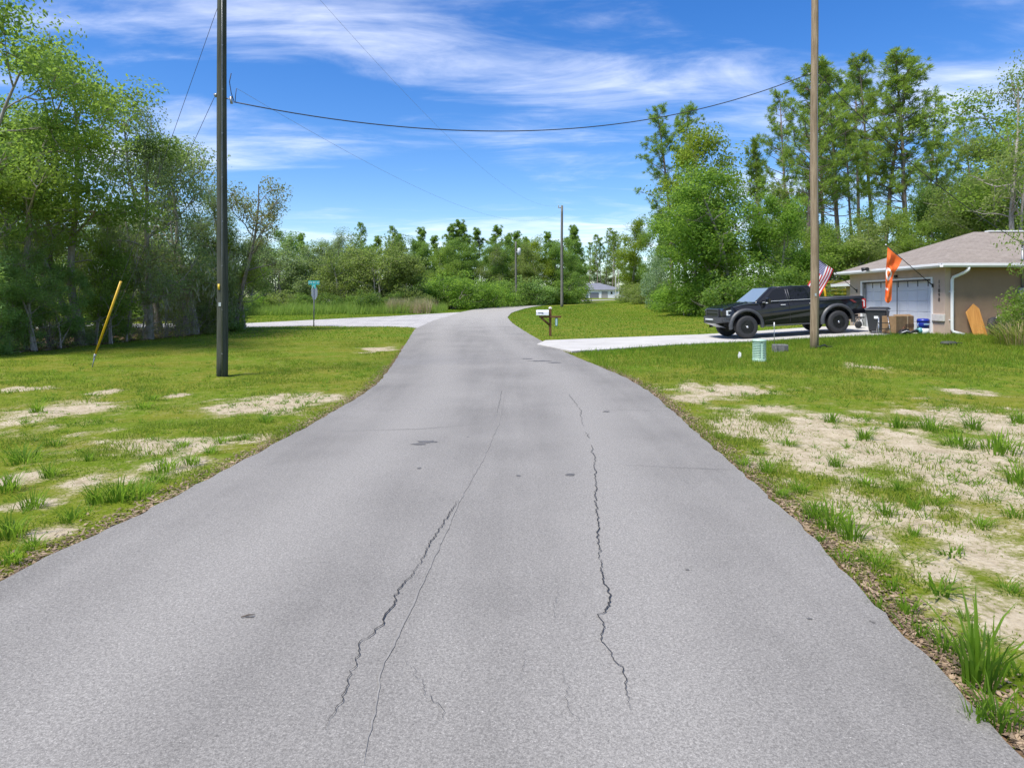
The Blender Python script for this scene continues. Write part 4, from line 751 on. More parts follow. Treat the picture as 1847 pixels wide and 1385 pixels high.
cc = t.mix(t.math('LESS_THAN', dots.outputs['Distance'], 0.26), (0.075, 0.075, 0.20), (0.75, 0.75, 0.76)); t.set(Base_Color=t.mix(can, c, cc), Roughness=0.8)
o = link('flag_cloth', cloth_mesh('flag_cloth', G - np.array(us.location)), t.m, us)
yo = 25.2
og = flagpole('bright orange flag with white mark hanging by the garage corner', Vector((X0 - 0.04, yo, 2.36)), at(1598, 442, yo))
G = cloth([[(1601, 445.5, yo), (1612, 456, yo), (1627, 468, yo)], [(1600, 462, yo), (1605, 468, yo - .12), (1611, 476, yo + .1), (1621, 481, yo)], [(1598.5, 478, yo), (1603, 484, yo + .10), (1607, 487, yo - .12), (1614, 491, yo)], [(1597.5, 497, yo), (1601, 498, yo - .12), (1605, 499, yo + .08), (1610, 499, yo)],
    [(1597, 520, yo), (1600, 522, yo + .08), (1604, 522, yo - .1), (1609, 520, yo)], [(1596, 541, yo), (1599, 546, yo - .06), (1603, 547, yo + .08), (1608, 541, yo)]], 22, 36)
t = NT('orange_flag_print'); hh = t.attr('hoist'); fy = t.attr('fly'); du = t.math('SUBTRACT', hh, 0.42); dv = t.math('SUBTRACT', fy, 0.53)
r_ = t.math('ADD', t.math('POWER', t.math('MULTIPLY', du, 2.3), 2.0), t.math('POWER', t.math('MULTIPLY', dv, 7.0), 2.0)); ring = t.math('MULTIPLY', t.math('LESS_THAN', r_, 0.95), t.math('GREATER_THAN', r_, 0.30)); bar = t.math('MULTIPLY', t.math('LESS_THAN', t.math('ABSOLUTE', t.math('SUBTRACT', fy, 0.80)), 0.018), t.math('LESS_THAN', hh, 0.5))
t.set(Base_Color=t.mix(t.math('MAXIMUM', ring, bar), t.ramp(t.noise(3, 3), [(0.3, (0.80, 0.115, 0.015)), (0.7, (0.90, 0.19, 0.03))]), (0.88, 0.80, 0.76)), Roughness=0.75)
link('flag_cloth', cloth_mesh('flag_cloth', G - np.array(og.location)), t.m, og)

# ================================================================ THE PICKUP
t = NT('black_car_paint'); t.set(Base_Color=(0.006, 0.0065, 0.010), Roughness=0.3, Coat_Weight=0.85, Coat_Roughness=0.03, Specular_IOR_Level=0.15); M_PAINT = t.m
t = NT('dark_glass'); t.set(Base_Color=(0.004, 0.006, 0.010), Roughness=0.03, Specular_IOR_Level=0.32); M_GLASS = t.m
t = NT('windscreen'); t.set(Base_Color=(0.25, 0.30, 0.30), Roughness=0.05, Specular_IOR_Level=0.8, Coat_Weight=1.0, Coat_Roughness=0.02); M_SCREEN = t.m
M_FLARE = flat('flare_plastic', (0.055, 0.057, 0.062), 0.45, var=0.1); M_CHROME = flat('bright_metal', (0.75, 0.76, 0.78), 0.15, 1.0); M_LAMP = flat('lamp_lens', (0.72, 0.74, 0.76), 0.12); M_RED = flat('red_lens', (0.42, 0.02, 0.02), 0.15); M_RIM = flat('black_rim', (0.10, 0.10, 0.105), 0.3, 0.7)
fa = Vector((9.22, 26.2, 0)); ang = R(5.5); WB = 3.78; TR = 0.445
ra = fa + Vector((math.cos(ang), math.sin(ang), 0)) * WB
zf = max(Ef(fa.x, fa.y), Ef(fa.x, fa.y + 1.7)) + 0.03; zr = max(Ef(ra.x, ra.y), Ef(ra.x, ra.y + 1.7)) + 0.03
truck = thing('pickup_truck', 'black lifted pickup truck parked on the white driveway', 'truck', (fa.x, fa.y, zf), (0, -math.atan2(zr - zf, WB), ang))
# local axes: x runs from the front axle to the rear (front bumper at negative x), y across (near side at 0, far side at +), z up
TW = 1.74; CY = TW / 2
def arch(cx, r, z0, n=10):                           # wheel arch from front to back
    a0 = math.asin((z0 - TR) / r); return [(cx - r * math.cos(th), TR + r * math.sin(th)) for th in np.linspace(a0, math.pi - a0, n)]
rk = 0.47
low = [(-0.90, 0.70)] + [(-0.80, 0.66)] + arch(0, 0.60, 0.62) + [(0.62, rk), (3.10, rk)] + arch(WB, 0.60, 0.62) + [(WB + 0.70, 0.70), (4.93, 0.74), (4.97, 1.32), (4.95, 1.38), (3.02, 1.395), (2.98, 1.36), (0.62, 1.36), (0.42, 1.395), (0.10, 1.375), (-0.55, 1.29), (-0.86, 1.20), (-0.93, 1.12)]
bw = 0.985; b = MB(); b.prism(low, CY - bw, CY + bw, 'y')
def taper(mb):
    for i, (x, y, z) in enumerate(mb.v):
        k = 1.0
        if x < -0.3: k -= 0.13 * min(1, (-0.3 - x) / 0.65) ** 2
        if z > 1.15: k -= 0.06 * (z - 1.15) / 0.25
        if z < 0.8: k -= 0.03 * (0.8 - z) / 0.35
        mb.v[i] = (x, CY + (y - CY) * k, z)
taper(b); body = b.build('body', M_PAINT, truck, 0.045, seg=3)
def frustum(base, top, wb, wt):                      # base/top: ((x0,z0),(x1,z1))
    m = MB(); v = []
    for (x0, z0), (x1, z1), w_ in ((base[0], base[1], wb), (top[0], top[1], wt)):
        v += [(x0, CY - w_, z0), (x1, CY - w_, z1), (x1, CY + w_, z1), (x0, CY + w_, z0)]
    return m.add(v, [(3, 2, 1, 0), (4, 5, 6, 7), (0, 1, 5, 4), (1, 2, 6, 5), (2, 3, 7, 6), (3, 0, 4, 7)])
cb0, cb1, ct0, ct1 = (0.38, 1.34), (3.02, 1.34), (1.18, 1.965), (2.80, 1.955); wb_, wt_ = 0.905, 0.715
cab = frustum((cb0, cb1), (ct0, ct1), wb_, wt_).build('cab', M_PAINT, truck, 0.06, seg=3)
def side_pt(x, z, sgn, off=0.012): k = (z - 1.34) / 0.62; return (x, CY + sgn * (wb_ + (wt_ - wb_) * k + off), z)
for sgn in (-1, 1):
    for poly in ([(0.80, 1.385), (1.70, 1.385), (1.70, 1.85), (1.40, 1.87), (1.24, 1.82)], [(1.90, 1.385), (2.70, 1.385), (2.62, 1.80), (2.52, 1.85), (1.90, 1.855)]):
        m = MB(); m.add([side_pt(x, z, sgn) for x, z in poly], [tuple(range(len(poly)))]); o = m.build('side_window', M_GLASS, cab); s = o.modifiers.new('t', 'SOLIDIFY'); s.thickness = 0.012; s.offset = 0
    m = MB(); m.tube([side_pt(x, 1.372 + (0.028 if x > 1.0 else 0.0), sgn, 0.02) for x in (0.72, 1.0, 1.14, 2.74, 2.80)], 0.010, 5); m.build('belt_trim', flat('satin_trim', (0.55, 0.56, 0.58), 0.35), cab)
    for x in (1.77, 1.86): m = MB(); m.tube([side_pt(x + .01, 1.40, sgn, .014), side_pt(x - 0.02, 1.84, sgn, .014)], 0.012, 5); m.build('pillar_trim', flat('pillar_grey', (0.12, 0.12, 0.13), 0.3), cab)
def ws(u, v, off): x = cb0[0] + (ct0[0] - cb0[0]) * v; z = 1.34 + (0.62) * v; w_ = (wb_ + (wt_ - wb_) * v) * u; nx_, nz_ = -0.62, 0.80; n_ = math.hypot(nx_, nz_); return (x + nx_ / n_ * off, CY + w_, z + nz_ / n_ * off)
m = MB(); m.add([ws(-0.93, 0.08, .014), ws(0.93, 0.08, .014), ws(0.92, 0.92, .014), ws(-0.92, 0.92, .014)], [(0, 1, 2, 3)]); o = m.build('windshield', M_SCREEN, cab); s = o.modifiers.new('t', 'SOLIDIFY'); s.thickness = 0.012; s.offset = 0
m = MB(); m.tube([ws(-0.5, 0.03, .03), ws(0.05, 0.10, .03)], 0.012, 5); m.tube([ws(0.2, 0.03, .03), ws(0.7, 0.10, .03)], 0.012, 5); m.build('wiper', M_BLACK, cab)
m = MB(); m.add([(3.0, CY - 0.75, 1.45), (3.0, CY + 0.75, 1.45), (2.86, CY + 0.66, 1.86), (2.86, CY - 0.66, 1.86)], [(0, 1, 2, 3)]); m.build('rear_window', M_GLASS, cab)
for sgn in (-1, 1):                                  # shoulder and roof edge strips, their highlight put into a paler colour
    m = MB(); m.tube([(-0.50, CY + sgn * 0.935, 1.245), (-0.1, CY + sgn * 0.965, 1.325), (0.30, CY + sgn * 0.962, 1.345), (0.56, CY + sgn * 0.965, 1.30)], 0.012, 5); m.build('fender_highlight', flat('highlight_paint', (0.09, 0.10, 0.13), 0.2), truck)
    m = MB(); m.tube([(3.06, CY + sgn * 0.955, 1.345), (4.0, CY + sgn * 0.957, 1.345), (4.9, CY + sgn * 0.955, 1.335)], 0.011, 5); m.build('bed_highlight', flat('highlight_paint', (0.09, 0.10, 0.13), 0.2), truck)
    m = MB(); m.tube([side_pt(1.22, 1.93, sgn, 0.0), side_pt(2.0, 1.945, sgn, 0.0), side_pt(2.76, 1.93, sgn, 0.0)], 0.012, 5); m.build('roof_highlight', flat('highlight_paint', (0.09, 0.10, 0.13), 0.2), cab)
hd = MB(); hd.prism([(-0.82, 1.225), (-0.5, 1.315), (0.05, 1.40), (0.36, 1.42), (0.36, 1.36), (-0.5, 1.25)], CY - 0.42, CY + 0.42, 'y'); hd.build('hood_scoop', M_PAINT, truck, 0.025)
tn = MB(); tn.box(((3.04 + 4.93) / 2, CY, 1.405), (1.86, 1.70, 0.045)); tn.build('bed_cover', flat('vinyl', (0.035, 0.035, 0.037), 0.55), truck, 0.015)
br_ = MB()
for sgn in (-1, 1): br_.tube([(3.08, CY + sgn * 0.90, 1.40), (4.92, CY + sgn * 0.90, 1.385)], 0.028, 6)
br_.build('bed_rail', M_FLARE, truck)
for sgn in (-1, 1):
    for x in (1.53, 2.72): m = MB(); m.box((x, CY + sgn * (bw + 0.012), 1.235), (0.20, 0.035, 0.035)); m.build('door_handle', flat('satin_trim', (0.55, 0.56, 0.58), 0.35), truck, 0.01)
    for x in (0.66, 1.80, 2.90):                     # shut lines of the doors
        m = MB(); m.box((x, CY + sgn * (bw - 0.006), 0.94), (0.012, 0.022, 0.74)); m.build('shut_line', M_RUB, truck)
    m = MB(); m.box((0.86, CY + sgn * 1.13, 1.43), (0.13, 0.22, 0.24)); mo = m.build('side_mirror', M_PAINT, truck, 0.04, seg=3); m = MB(); m.tube([(0.84, CY + sgn * 0.92, 1.39), (0.86, CY + sgn * 1.05, 1.40)], 0.03, 6); m.build('arm', M_FLARE, mo)
    m = MB(); m.box((0.79, CY + sgn * 1.14, 1.35), (0.012, 0.15, 0.035)); m.build('signal_lamp', M_LAMP, mo)
    for cx in (0, WB):                               # fender flares
        th = np.linspace(R(-8), R(188), 15); m = MB(); v = []
        for a_ in th:
            for r_, yo_ in ((0.575, 0.90), (0.575, 1.065), (0.66, 1.06), (0.705, 0.975)): v.append((cx - r_ * math.cos(a_) * 1.04, CY + sgn * yo_, TR + 0.03 + r_ * math.sin(a_)))
        f = [(i * 4 + k, i * 4 + k + 1, i * 4 + 5 + k, i * 4 + 4 + k) for i in range(14) for k in range(3)]; m.add(v, f, True); m.build('fender_flare', M_FLARE, truck)
        w_ = thing('wheel', None, None, (cx, CY + sgn * (TW / 2 + 0.03), TR)); w_.parent = truck
        prof = [(0.27, -0.15), (0.36, -0.16), (0.42, -0.145), (0.445, -0.10), (0.445, 0.10), (0.42, 0.145), (0.36, 0.16), (0.27, 0.15)]
        ty = MB().lathe(prof, 36, 'y'); ty.build('tyre', M_RUB, w_)
        rm = MB(); rm.lathe([(0.275, -0.15), (0.28, 0.15), (0.265, 0.15), (0.255, 0.09 * 1), (0.255, -0.09), (0.26, -0.15)], 28, 'y'); yo_ = sgn * 0.10
        rm.lathe([(0.075, yo_ - 0.03), (0.075, yo_ + 0.03)], 12, 'y')
        for k in range(6):
            a_ = k * math.pi / 3 + 0.3
            for q in (-0.13, 0.13): rm.tube([(0.06 * math.cos(a_), yo_, 0.06 * math.sin(a_)), (0.262 * math.cos(a_ + q), yo_ + sgn * 0.02, 0.262 * math.sin(a_ + q))], [0.020, 0.017], 5)
        rm.build('rim', M_RIM, w_)
        hb = MB(); hb.lathe([(0.05, yo_ + sgn * 0.02), (0.045, yo_ + sgn * 0.055), (0, yo_ + sgn * 0.06)], 10, 'y')
        for k in range(6): a_ = k * math.pi / 3 + 0.8; hb.tube([(0.085 * math.cos(a_), yo_, 0.085 * math.sin(a_)), (0.085 * math.cos(a_), yo_ + sgn * 0.045, 0.085 * math.sin(a_))], 0.011, 5)
        hb.build('hub_cap', M_CHROME if cx else M_ALU, w_)
        dk = MB().lathe([(0.0, -sgn * 0.02), (0.17, -sgn * 0.02), (0.17, -sgn * 0.05), (0, -sgn * 0.05)], 20, 'y'); dk.build('brake_disc', M_STEEL, w_)
    m = MB(); m.box((1.86, CY + sgn * 0.97, 0.44), (2.2, 0.15, 0.05)); m.build('running_board', M_FLARE, truck, 0.02)
    m = MB(); m.prism([(-0.925, 0.90), (-0.935, 1.14), (-0.60, 1.16), (-0.52, 1.10), (-0.60, 0.93)], CY + sgn * 0.60, CY + sgn * 0.905, 'y'); ho = m.build('headlight', flat('lamp_housing', (0.03, 0.03, 0.035), 0.15), truck, 0.02)
    m = MB(); m.box((-0.74, CY + sgn * 0.915, 1.03), (0.07, 0.02, 0.19)); m.box((-0.66, CY + sgn * 0.917, 1.115), (0.17, 0.02, 0.035)); m.box((-0.66, CY + sgn * 0.917, 0.945), (0.17, 0.02, 0.03)); m.build('lamp_element', M_LAMP, ho)
    m = MB(); m.box((4.925, CY + sgn * 0.955, 1.11), (0.14, 0.075, 0.38)); to_ = m.build('taillight', M_RED, truck, 0.02); m = MB(); m.box((4.90, CY + sgn * 0.985, 1.11), (0.045, 0.03, 0.24)); m.box((4.87, CY + sgn * 0.984, 1.24), (0.08, 0.03, 0.03)); m.build('lamp_element', M_LAMP, to_)
    m = MB(); m.prism([(4.30, 1.30), (4.42, 1.30), (4.60, 1.17), (4.48, 1.17)], CY + sgn * (bw - 0.004), CY + sgn * (bw + 0.004), 'y'); m.build('side_decal', flat('red_decal', (0.20, 0.035, 0.035), 0.4), truck)
gr = MB(); gr.box((-0.925, CY, 1.03), (0.07, 1.20, 0.34)); go = gr.build('grille', flat('grille_black', (0.02, 0.02, 0.022), 0.4), truck, 0.02)
for z in (1.165, 1.05, 0.885): m = MB(); m.box((-0.968, CY, z), (0.03, 1.16, 0.032)); m.build('grille_bar', M_FLARE, go, 0.008)
for sgn in (-1, 1): m = MB(); m.box((-0.968, CY + sgn * 0.585, 1.03), (0.03, 0.03, 0.28)); m.build('grille_bar', M_FLARE, go, 0.008)
bp = MB(); bp.add([(-0.92, CY - 0.99, 0.70), (-0.55, CY - 1.0, 0.66), (-0.55, CY - 1.0, 0.87), (-0.92, CY - 0.97, 0.88), (-1.10, CY - 0.6, 0.62), (-1.10, CY - 0.6, 0.86), (-1.10, CY + 0.6, 0.62), (-1.10, CY + 0.6, 0.86), (-0.92, CY + 0.99, 0.70), (-0.92, CY + 0.97, 0.88), (-0.55, CY + 1.0, 0.66), (-0.55, CY + 1.0, 0.87), (-0.75, CY - 0.6, 0.87), (-0.75, CY + 0.6, 0.87)],
    [(1, 0, 3, 2), (0, 4, 5, 3), (4, 6, 7, 5), (6, 8, 9, 7), (8, 10, 11, 9), (3, 5, 12), (5, 7, 13, 12), (7, 9, 13), (2, 3, 12), (11, 13, 9), (0, 1, 10, 8, 6, 4)]); bo = bp.build('front_bumper', M_FLARE, truck)
m = MB(); m.box((-1.115, CY, 0.785), (0.03, 0.72, 0.06)); m.build('light_bar', M_LAMP, bo)
sk = MB(); sk.add([(-1.09, CY - 0.55, 0.62), (-1.09, CY + 0.55, 0.62), (-0.62, CY + 0.45, 0.42), (-0.62, CY - 0.45, 0.42)], [(0, 1, 2, 3)]); sk.build('skid_plate', M_ALU, bo)
for k in range(4): m = MB(); m.tube([(-0.98 + 0.09 * k, CY - 0.935 - 0.018 * k, 0.80), (-0.985 + 0.09 * k, CY - 0.965 - 0.014 * k, 0.80)], 0.018, 6); m.build('bolt_hole', M_RUB, bo)
rb = MB(); rb.box((5.06, CY, 0.78), (0.20, 1.86, 0.16)); rb.build('rear_bumper', M_FLARE, truck, 0.03); m = MB(); m.box((5.14, CY, 0.60), (0.2, 0.1, 0.09)); m.build('tow_hitch', M_BLACK, truck)
ch = MB(); ch.box((2.0, CY, 0.56), (5.4, 0.9, 0.16)); ch.tube([(0, 0.1, TR), (0, TW - 0.1, TR)], 0.05, 6); ch.tube([(WB, 0.1, TR), (WB, TW - 0.1, TR)], 0.07, 8); ch.build('chassis', M_BLACK, truck)
for cx in (0, WB):
    wl = MB(); wl.box((cx, CY, 0.82), (1.16, 1.2, 0.5)); wl.build('wheel_well', M_BLACK, truck)
an = MB(); an.tube([(3.25, CY + 0.3, 1.42), (3.42, CY + 0.3, 1.80)], 0.018, 6); an.tube([(3.36, CY + 0.3, 1.66), (3.44, CY + 0.3, 1.84)], 0.034, 6); an.build('bed_bar', M_BLACK, truck)
# ================================================================ POLES AND WIRES
def wood_mat(name, a, b):
    t = NT(name); f = t.noise(2.0, 6, 0.65, sc=(14, 14, 0.7)); k = t.noise(1.1, 3, 0.5); t.set(Base_Color=t.mix(t.rng(k, 0.4, 0.65, 0, 0.4), t.ramp(f, [(0.3, a), (0.7, b)]), a), Roughness=0.9, Specular_IOR_Level=0.15); t.bump(f, 0.5, 0.02); return t.m
M_POLE_D = wood_mat('weathered_pole', (0.036, 0.042, 0.032), (0.10, 0.107, 0.082)); M_POLE_T = wood_mat('tan_pole', (0.165, 0.120, 0.075), (0.40, 0.315, 0.215)); M_POLE_G = wood_mat('grey_pole', (0.11, 0.11, 0.095), (0.22, 0.215, 0.19))
M_WIRE = flat('cable', (0.030, 0.032, 0.036), 0.6); M_WIRE_L = flat('bare_wire', (0.28, 0.31, 0.35), 0.5, 0.3)
M_PORC = flat('porcelain', (0.35, 0.33, 0.32), 0.25)
def pole(label, base, h, r0, r1, mat, extras=None):
    t_ = thing('utility_pole', label, 'utility pole', base); m = MB(); zs = np.linspace(-0.4, h, 14)
    m.tube([(0.012 * math.sin(z * 0.7), 0.01 * math.cos(z * 0.9), z) for z in zs], [r0 + (r1 - r0) * (z + 0.4) / h for z in zs], 16); m.build('pole_shaft', mat, t_); return t_
LP = ground(400.5, 677); LPH = 10.6
lp = pole('dark weathered utility pole standing in the grass at left', LP, LPH, 0.125, 0.095, M_POLE_D)
m = MB(); m.tube([(0.10, 0, 6.32), (0.20, 0, 6.30)], 0.016, 6); m.tube([(0.20, 0, 6.36), (0.22, 0, 6.20)], 0.03, 6); m.build('bracket', M_STEEL, lp)
m = MB(); m.tube([(-0.10, 0, 6.42), (-0.17, 0.0, 6.38)], [0.03, 0.05], 6); m.build('guy_clamp', M_STEEL, lp)
m = MB(); m.tube([(0.20, 0.02, 6.9), (0.16, 0.02, 6.7), (0.20, 0.02, 6.45), (0.27, 0, 6.26)], 0.010, 5); m.tube([(0.32, 0.02, 6.55), (0.30, 0.02, 6.4), (0.30, 0, 6.25)], 0.008, 5); m.build('jumper_loop', M_WIRE, lp)
m = MB(); m.tube([(-0.02, -0.115, 1.95), (-0.02, -0.115, 2.08)], 0.03, 5); m.build('marker_tag', flat('yellow_tag', (0.6, 0.42, 0.03), 0.5), lp)
m = MB(); m.box((0, 0, 10.0), (2.0, 0.10, 0.12)); m.build('crossarm', M_POLE_G, lp)
m = MB(); m.tube([(0.05, -0.118, -0.1), (0.048, -0.113, 3.0), (0.045, -0.104, 7.0), (0.04, -0.098, 9.8)], 0.006, 5); m.build('ground_wire', M_STEEL, lp)
for k in range(9): m = MB(); m.box((0.05, -0.122 + 0.0032 * (0.5 + k), 0.5 + k), (0.035, 0.012, 0.008)); m.build('staple', M_STEEL, lp)
m = MB(); m.box((0.0, -0.121, 1.62), (0.055, 0.006, 0.085)); m.build('number_tag', M_ALU, lp)
RP = ground(1469, 627.5); RPH = 12.3
rp = pole('tan wooden utility pole in front of the truck', RP, RPH, 0.138, 0.108, M_POLE_T)
m = MB(); m.tube([(-0.11, 0, 9.05), (-0.2, 0, 9.03)], 0.02, 6); m.tube([(0.11, 0, 9.0), (0.19, 0.02, 8.98)], 0.02, 6); m.build('bracket', M_STEEL, rp)
m = MB(); m.tube([(0.06, -0.122, -0.1), (0.055, -0.117, 4.0), (0.05, -0.105, 9.0), (0.05, -0.098, 12.0)], 0.006, 5); m.build('ground_wire', M_STEEL, rp)
m = MB(); m.box((-0.02, -0.136, 1.75), (0.06, 0.006, 0.09)); m.build('number_tag', M_ALU, rp)
FP = ground(1013.5, 553.5); FPH = (553.5 - 371) / FPX * FP.y
fp = pole('grey utility pole by the far road bend', FP, FPH, 0.17, 0.12, M_POLE_G)
m = MB(); m.tube([(-0.05, 0, FPH - 0.25), (-0.42, 0, FPH - 0.22)], [0.05, 0.06], 6); m.tube([(-0.35, 0, FPH - 0.2), (-0.35, 0, FPH + 0.05)], 0.05, 6); m.build('insulator', M_GREYBOX, fp)
QY = 78.0; QX = (930.5 - CX) / FPX * QY; QH = EYE - (436 - HY) / FPX * QY - Ef(QX, QY)
qp = pole('distant grey pole with a transformer can across the bend', (QX, QY, Ef(QX, QY)), QH, 0.14, 0.10, M_POLE_G)
m = MB(); m.lathe([(0.0, 0), (0.2, 0.02), (0.21, 0.75), (0.1, 0.85), (0, 0.86)], 12, 'z', (0.38, -0.05, QH - 1.6)); m.box((0.18, -0.02, QH - 1.2), (0.2, 0.06, 0.1)); m.build('transformer', flat('transformer_grey', (0.55, 0.57, 0.58), 0.5), qp)
for px_, Y_, tp, lab in ((1110.5, 160, 498, 'thin far pole behind the white house roof'), (1116, 150, 488, 'pale far pole at the right end of the white house')):
    x = (px_ - CX) / FPX * Y_; z = Ef(x, Y_); h = EYE - (tp - HY) / FPX * Y_ - z; pole(lab, (x, Y_, z), h, 0.14, 0.11, flat('pale_pole', (0.42, 0.42, 0.38), 0.8))
def wire(label, a, b, sag, r, mat=M_WIRE, n=40, name='overhead_wire', cat='wire'):
    a, b = Vector(a), Vector(b); m = MB(); P = []
    for k in range(n + 1): t_ = k / n; P.append(a.lerp(b, t_) - Vector((0, 0, 4 * sag * t_ * (1 - t_))))
    m.tube([p - a for p in P], r, 5); o = m.build(name, mat, None, loc=a); return tag(o, label, cat)
wire('thick black cable sagging across the road between the two poles', LP + Vector((0.26, 0, 6.24)), RP + Vector((-0.2, 0, 9.03)), 1.2, 0.014)
wire('black service cable running from the tan pole to the house', RP + Vector((0.19, 0.02, 8.98)), Vector((18.66, 24.26, 3.82)), 0.42, 0.013)
wire('thin lower wire from the dark pole towards the far pole', LP + Vector((0.32, 0.02, 6.56)), FP + Vector((0, 0, FPH - 0.6)), 1.9, 0.004, M_WIRE_L)
wire('thin upper wire from the dark pole towards the far pole', LP + Vector((0.9, 0, 10.1)), FP + Vector((-0.35, 0, FPH)), 1.9, 0.004, M_WIRE_L)
AN = ground(169, 661)
wire('lower thin guy wire bracing the dark pole', LP + Vector((-0.15, 0, 6.4)), AN + Vector((0.03, 0, 0.25)), 0.0, 0.006, name='guy_wire')
hi = wire('upper guy wire bracing the dark pole inside the yellow guard', LP + Vector((-0.1, 0, 8.4)), AN + Vector((0.0, 0, 0.2)), 0.0, 0.006, name='guy_wire')
gv = (LP + Vector((-0.1, 0, 8.4)) - AN - Vector((0, 0, 0.2)))
M_YEL = flat('yellow_plastic', (0.66, 0.40, 0.02), 0.45, var=0.1)
g_ = thing('guy_guard', 'long slanted yellow guy guard in the grass at left', 'guy guard', AN); d = gv.normalized()
m = MB(); m.tube([Vector((0, 0, 0.2)) + d * 0.10, Vector((0, 0, 0.2)) + d * (2.22)], [0.025, 0.029], 10); m.build('sleeve', M_YEL, g_); m = MB(); m.tube([(-0.04, -0.02, -0.1), Vector((0, 0, 0.2)) + d * 0.12], 0.014, 6); m.tube([Vector((0, 0, 0.17)), Vector((0, 0, 0.2)) + d * 0.14], 0.03, 6); m.build('anchor_rod', M_STEEL, g_)
FA = Vector(((906 - CX) / FPX * 76, 76, 0)); FA.z = Ef(FA.x, FA.y); m = MB(); m.tube([(0, 0, 0), (0.38, 0, 1.95)], 0.05, 6); o = m.build('guy_guard', M_YEL, None, loc=FA); tag(o, 'small distant yellow guy guard left of the transformer pole', 'guy guard')

# ================================================================ MAILBOX
MP = ground(992.5, 606); s = MP.y / FPX                # metres per pixel here
M_BWOOD = wood_mat('stained_wood', (0.085, 0.042, 0.022), (0.20, 0.105, 0.055))
mbx = thing('mailbox', 'white mailbox on a brown wooden post by the driveway', 'mailbox', MP)
m = MB(); m.box((0, 0, 49 * s / 2 - 0.1), (0.105, 0.105, 49 * s + 0.2)); po = m.build('post', M_BWOOD, mbx, 0.006)
m = MB(); m.box((0, 0, 49.5 * s), (0.125, 0.125, 0.03)); m.lathe([(0.082, 0), (0.06, 0.04), (0, 0.07)], 4, 'z', (0, 0, 49.5 * s + 0.015), False); m.build('post_cap', flat('cream_cap', (0.70, 0.66, 0.55), 0.5), po)
az = 35.5 * s; m = MB(); m.box((-0.01, -0.10, az - 0.02), (0.95, 0.07, 0.08)); m.build('arm', M_BWOOD, mbx, 0.005)
m = MB(); m.tube([(-0.04, -0.06, 20 * s), (-0.40, -0.10, az - 0.06)], 0.045, 4); m.build('brace', M_BWOOD, mbx)
bxp = [(0.10 * math.cos(a_), 0.13 + 0.10 * math.sin(a_)) for a_ in np.linspace(0, math.pi, 10)]; m = MB(); m.prism([(-0.10, 0), (0.10, 0)] + bxp, -0.60, -0.075, 'x'); m.v = [(x, y - 0.12, z + az + 0.045) for x, y, z in m.v]; bo_ = m.build('box', flat('mailbox_white', (0.72, 0.73, 0.77), 0.35, var=0.04), mbx, 0.008)
m = MB(); m.box((-0.44, -0.228, az + 0.16), (0.22, 0.012, 0.022)); m.box((-0.345, -0.229, az + 0.15), (0.05, 0.013, 0.05)); m.build('flag_lever', flat('slate', (0.09, 0.11, 0.15), 0.4), bo_)
m = MB(); m.prism([(x * 1.02, z) for x, z in [(-0.10, 0), (0.10, 0)] + bxp], -0.612, -0.602, 'x'); m.v = [(x, y - 0.12, z + az + 0.045) for x, y, z in m.v]; m.build('lid', M_WHITE, bo_)
pl = [(0.06 * math.cos(a_), 0.13 + 0.06 * math.sin(a_)) for a_ in np.linspace(0, math.pi, 8)] + [(0.06 * math.cos(a_), -0.13 - 0.06 * math.sin(a_)) for a_ in np.linspace(math.pi, 0, 8)]
m = MB(); m.prism([(x * 0.98 + 0.26, z + 25.5 * s) for x, z in pl], -0.11, -0.09, 'y'); pq = m.build('number_plate', flat('dark_teal', (0.025, 0.11, 0.115), 0.4), mbx)
m = MB(); m.prism([(x * 0.62 + 0.26, z * 0.84 + 25.5 * s) for x, z in pl], -0.113, -0.108, 'y'); m.build('plate_face', flat('pale_teal', (0.35, 0.50, 0.50), 0.4), pq)
m = MB(); m.tube([(0.26, -0.10, 25.5 * s + 0.17), (0.26, -0.10, az - 0.04)], 0.006, 4); m.build('plate_hook', M_STEEL, pq)

# ================================================================ STREET SIGN (stop sign seen from behind)
SP = ground(566, 588.5); s = SP.y / FPX; SH = 82 * s
sg = thing('street_sign', 'back of a stop sign under teal street name blades', 'sign', SP)
m = MB(); m.tube([(0, 0, -0.2), (0.02, 0, SH)], 0.032, 6); m.build('sign_post', flat('galvanised', (0.20, 0.20, 0.23), 0.5, 0.3), sg)
rr = 0.41; oc_ = [(rr * math.cos(R(22.5 + 45 * k)), rr * math.sin(R(22.5 + 45 * k))) for k in range(8)]
m = MB(); m.prism(oc_, -0.0025, 0.0025, 'y'); o = m.build('sign_plate', flat('bare_aluminium', (0.58, 0.58, 0.62), 0.45, 0.2, var=0.05), sg, loc=(0.02, 0.045, 60.5 * s), rot=(0, 0, R(82))); m = MB(); m.prism([(x * 0.97, z * 0.97) for x, z in oc_], 0.003, 0.0045, 'y'); m.build('sign_face', flat('sign_red', (0.5, 0.02, 0.02), 0.4), o); 
M_TEAL = flat('teal_sign', (0.03, 0.36, 0.38), 0.4, var=0.05); M_LET = flat('sign_letter', (0.68, 0.86, 0.86), 0.4)
for k, (txt, wd, z, yaw, sz) in enumerate((('SW 81 ST', 0.60, 78.5 * s, 4, 0.15), ('RD', 0.62, 71.5 * s, -54, 0.19))):
    m = MB(); m.box((0, 0, 0), (wd, 0.006, 0.215)); o = m.build('name_blade', M_TEAL, sg, loc=(0.02, -0.05 - 0.02 * k, z), rot=(0, 0, R(yaw))); link('lettering', text_mesh(txt, sz, 0.002), M_LET, o, (0, -0.0065, 0), (R(90), 0, 0)); 

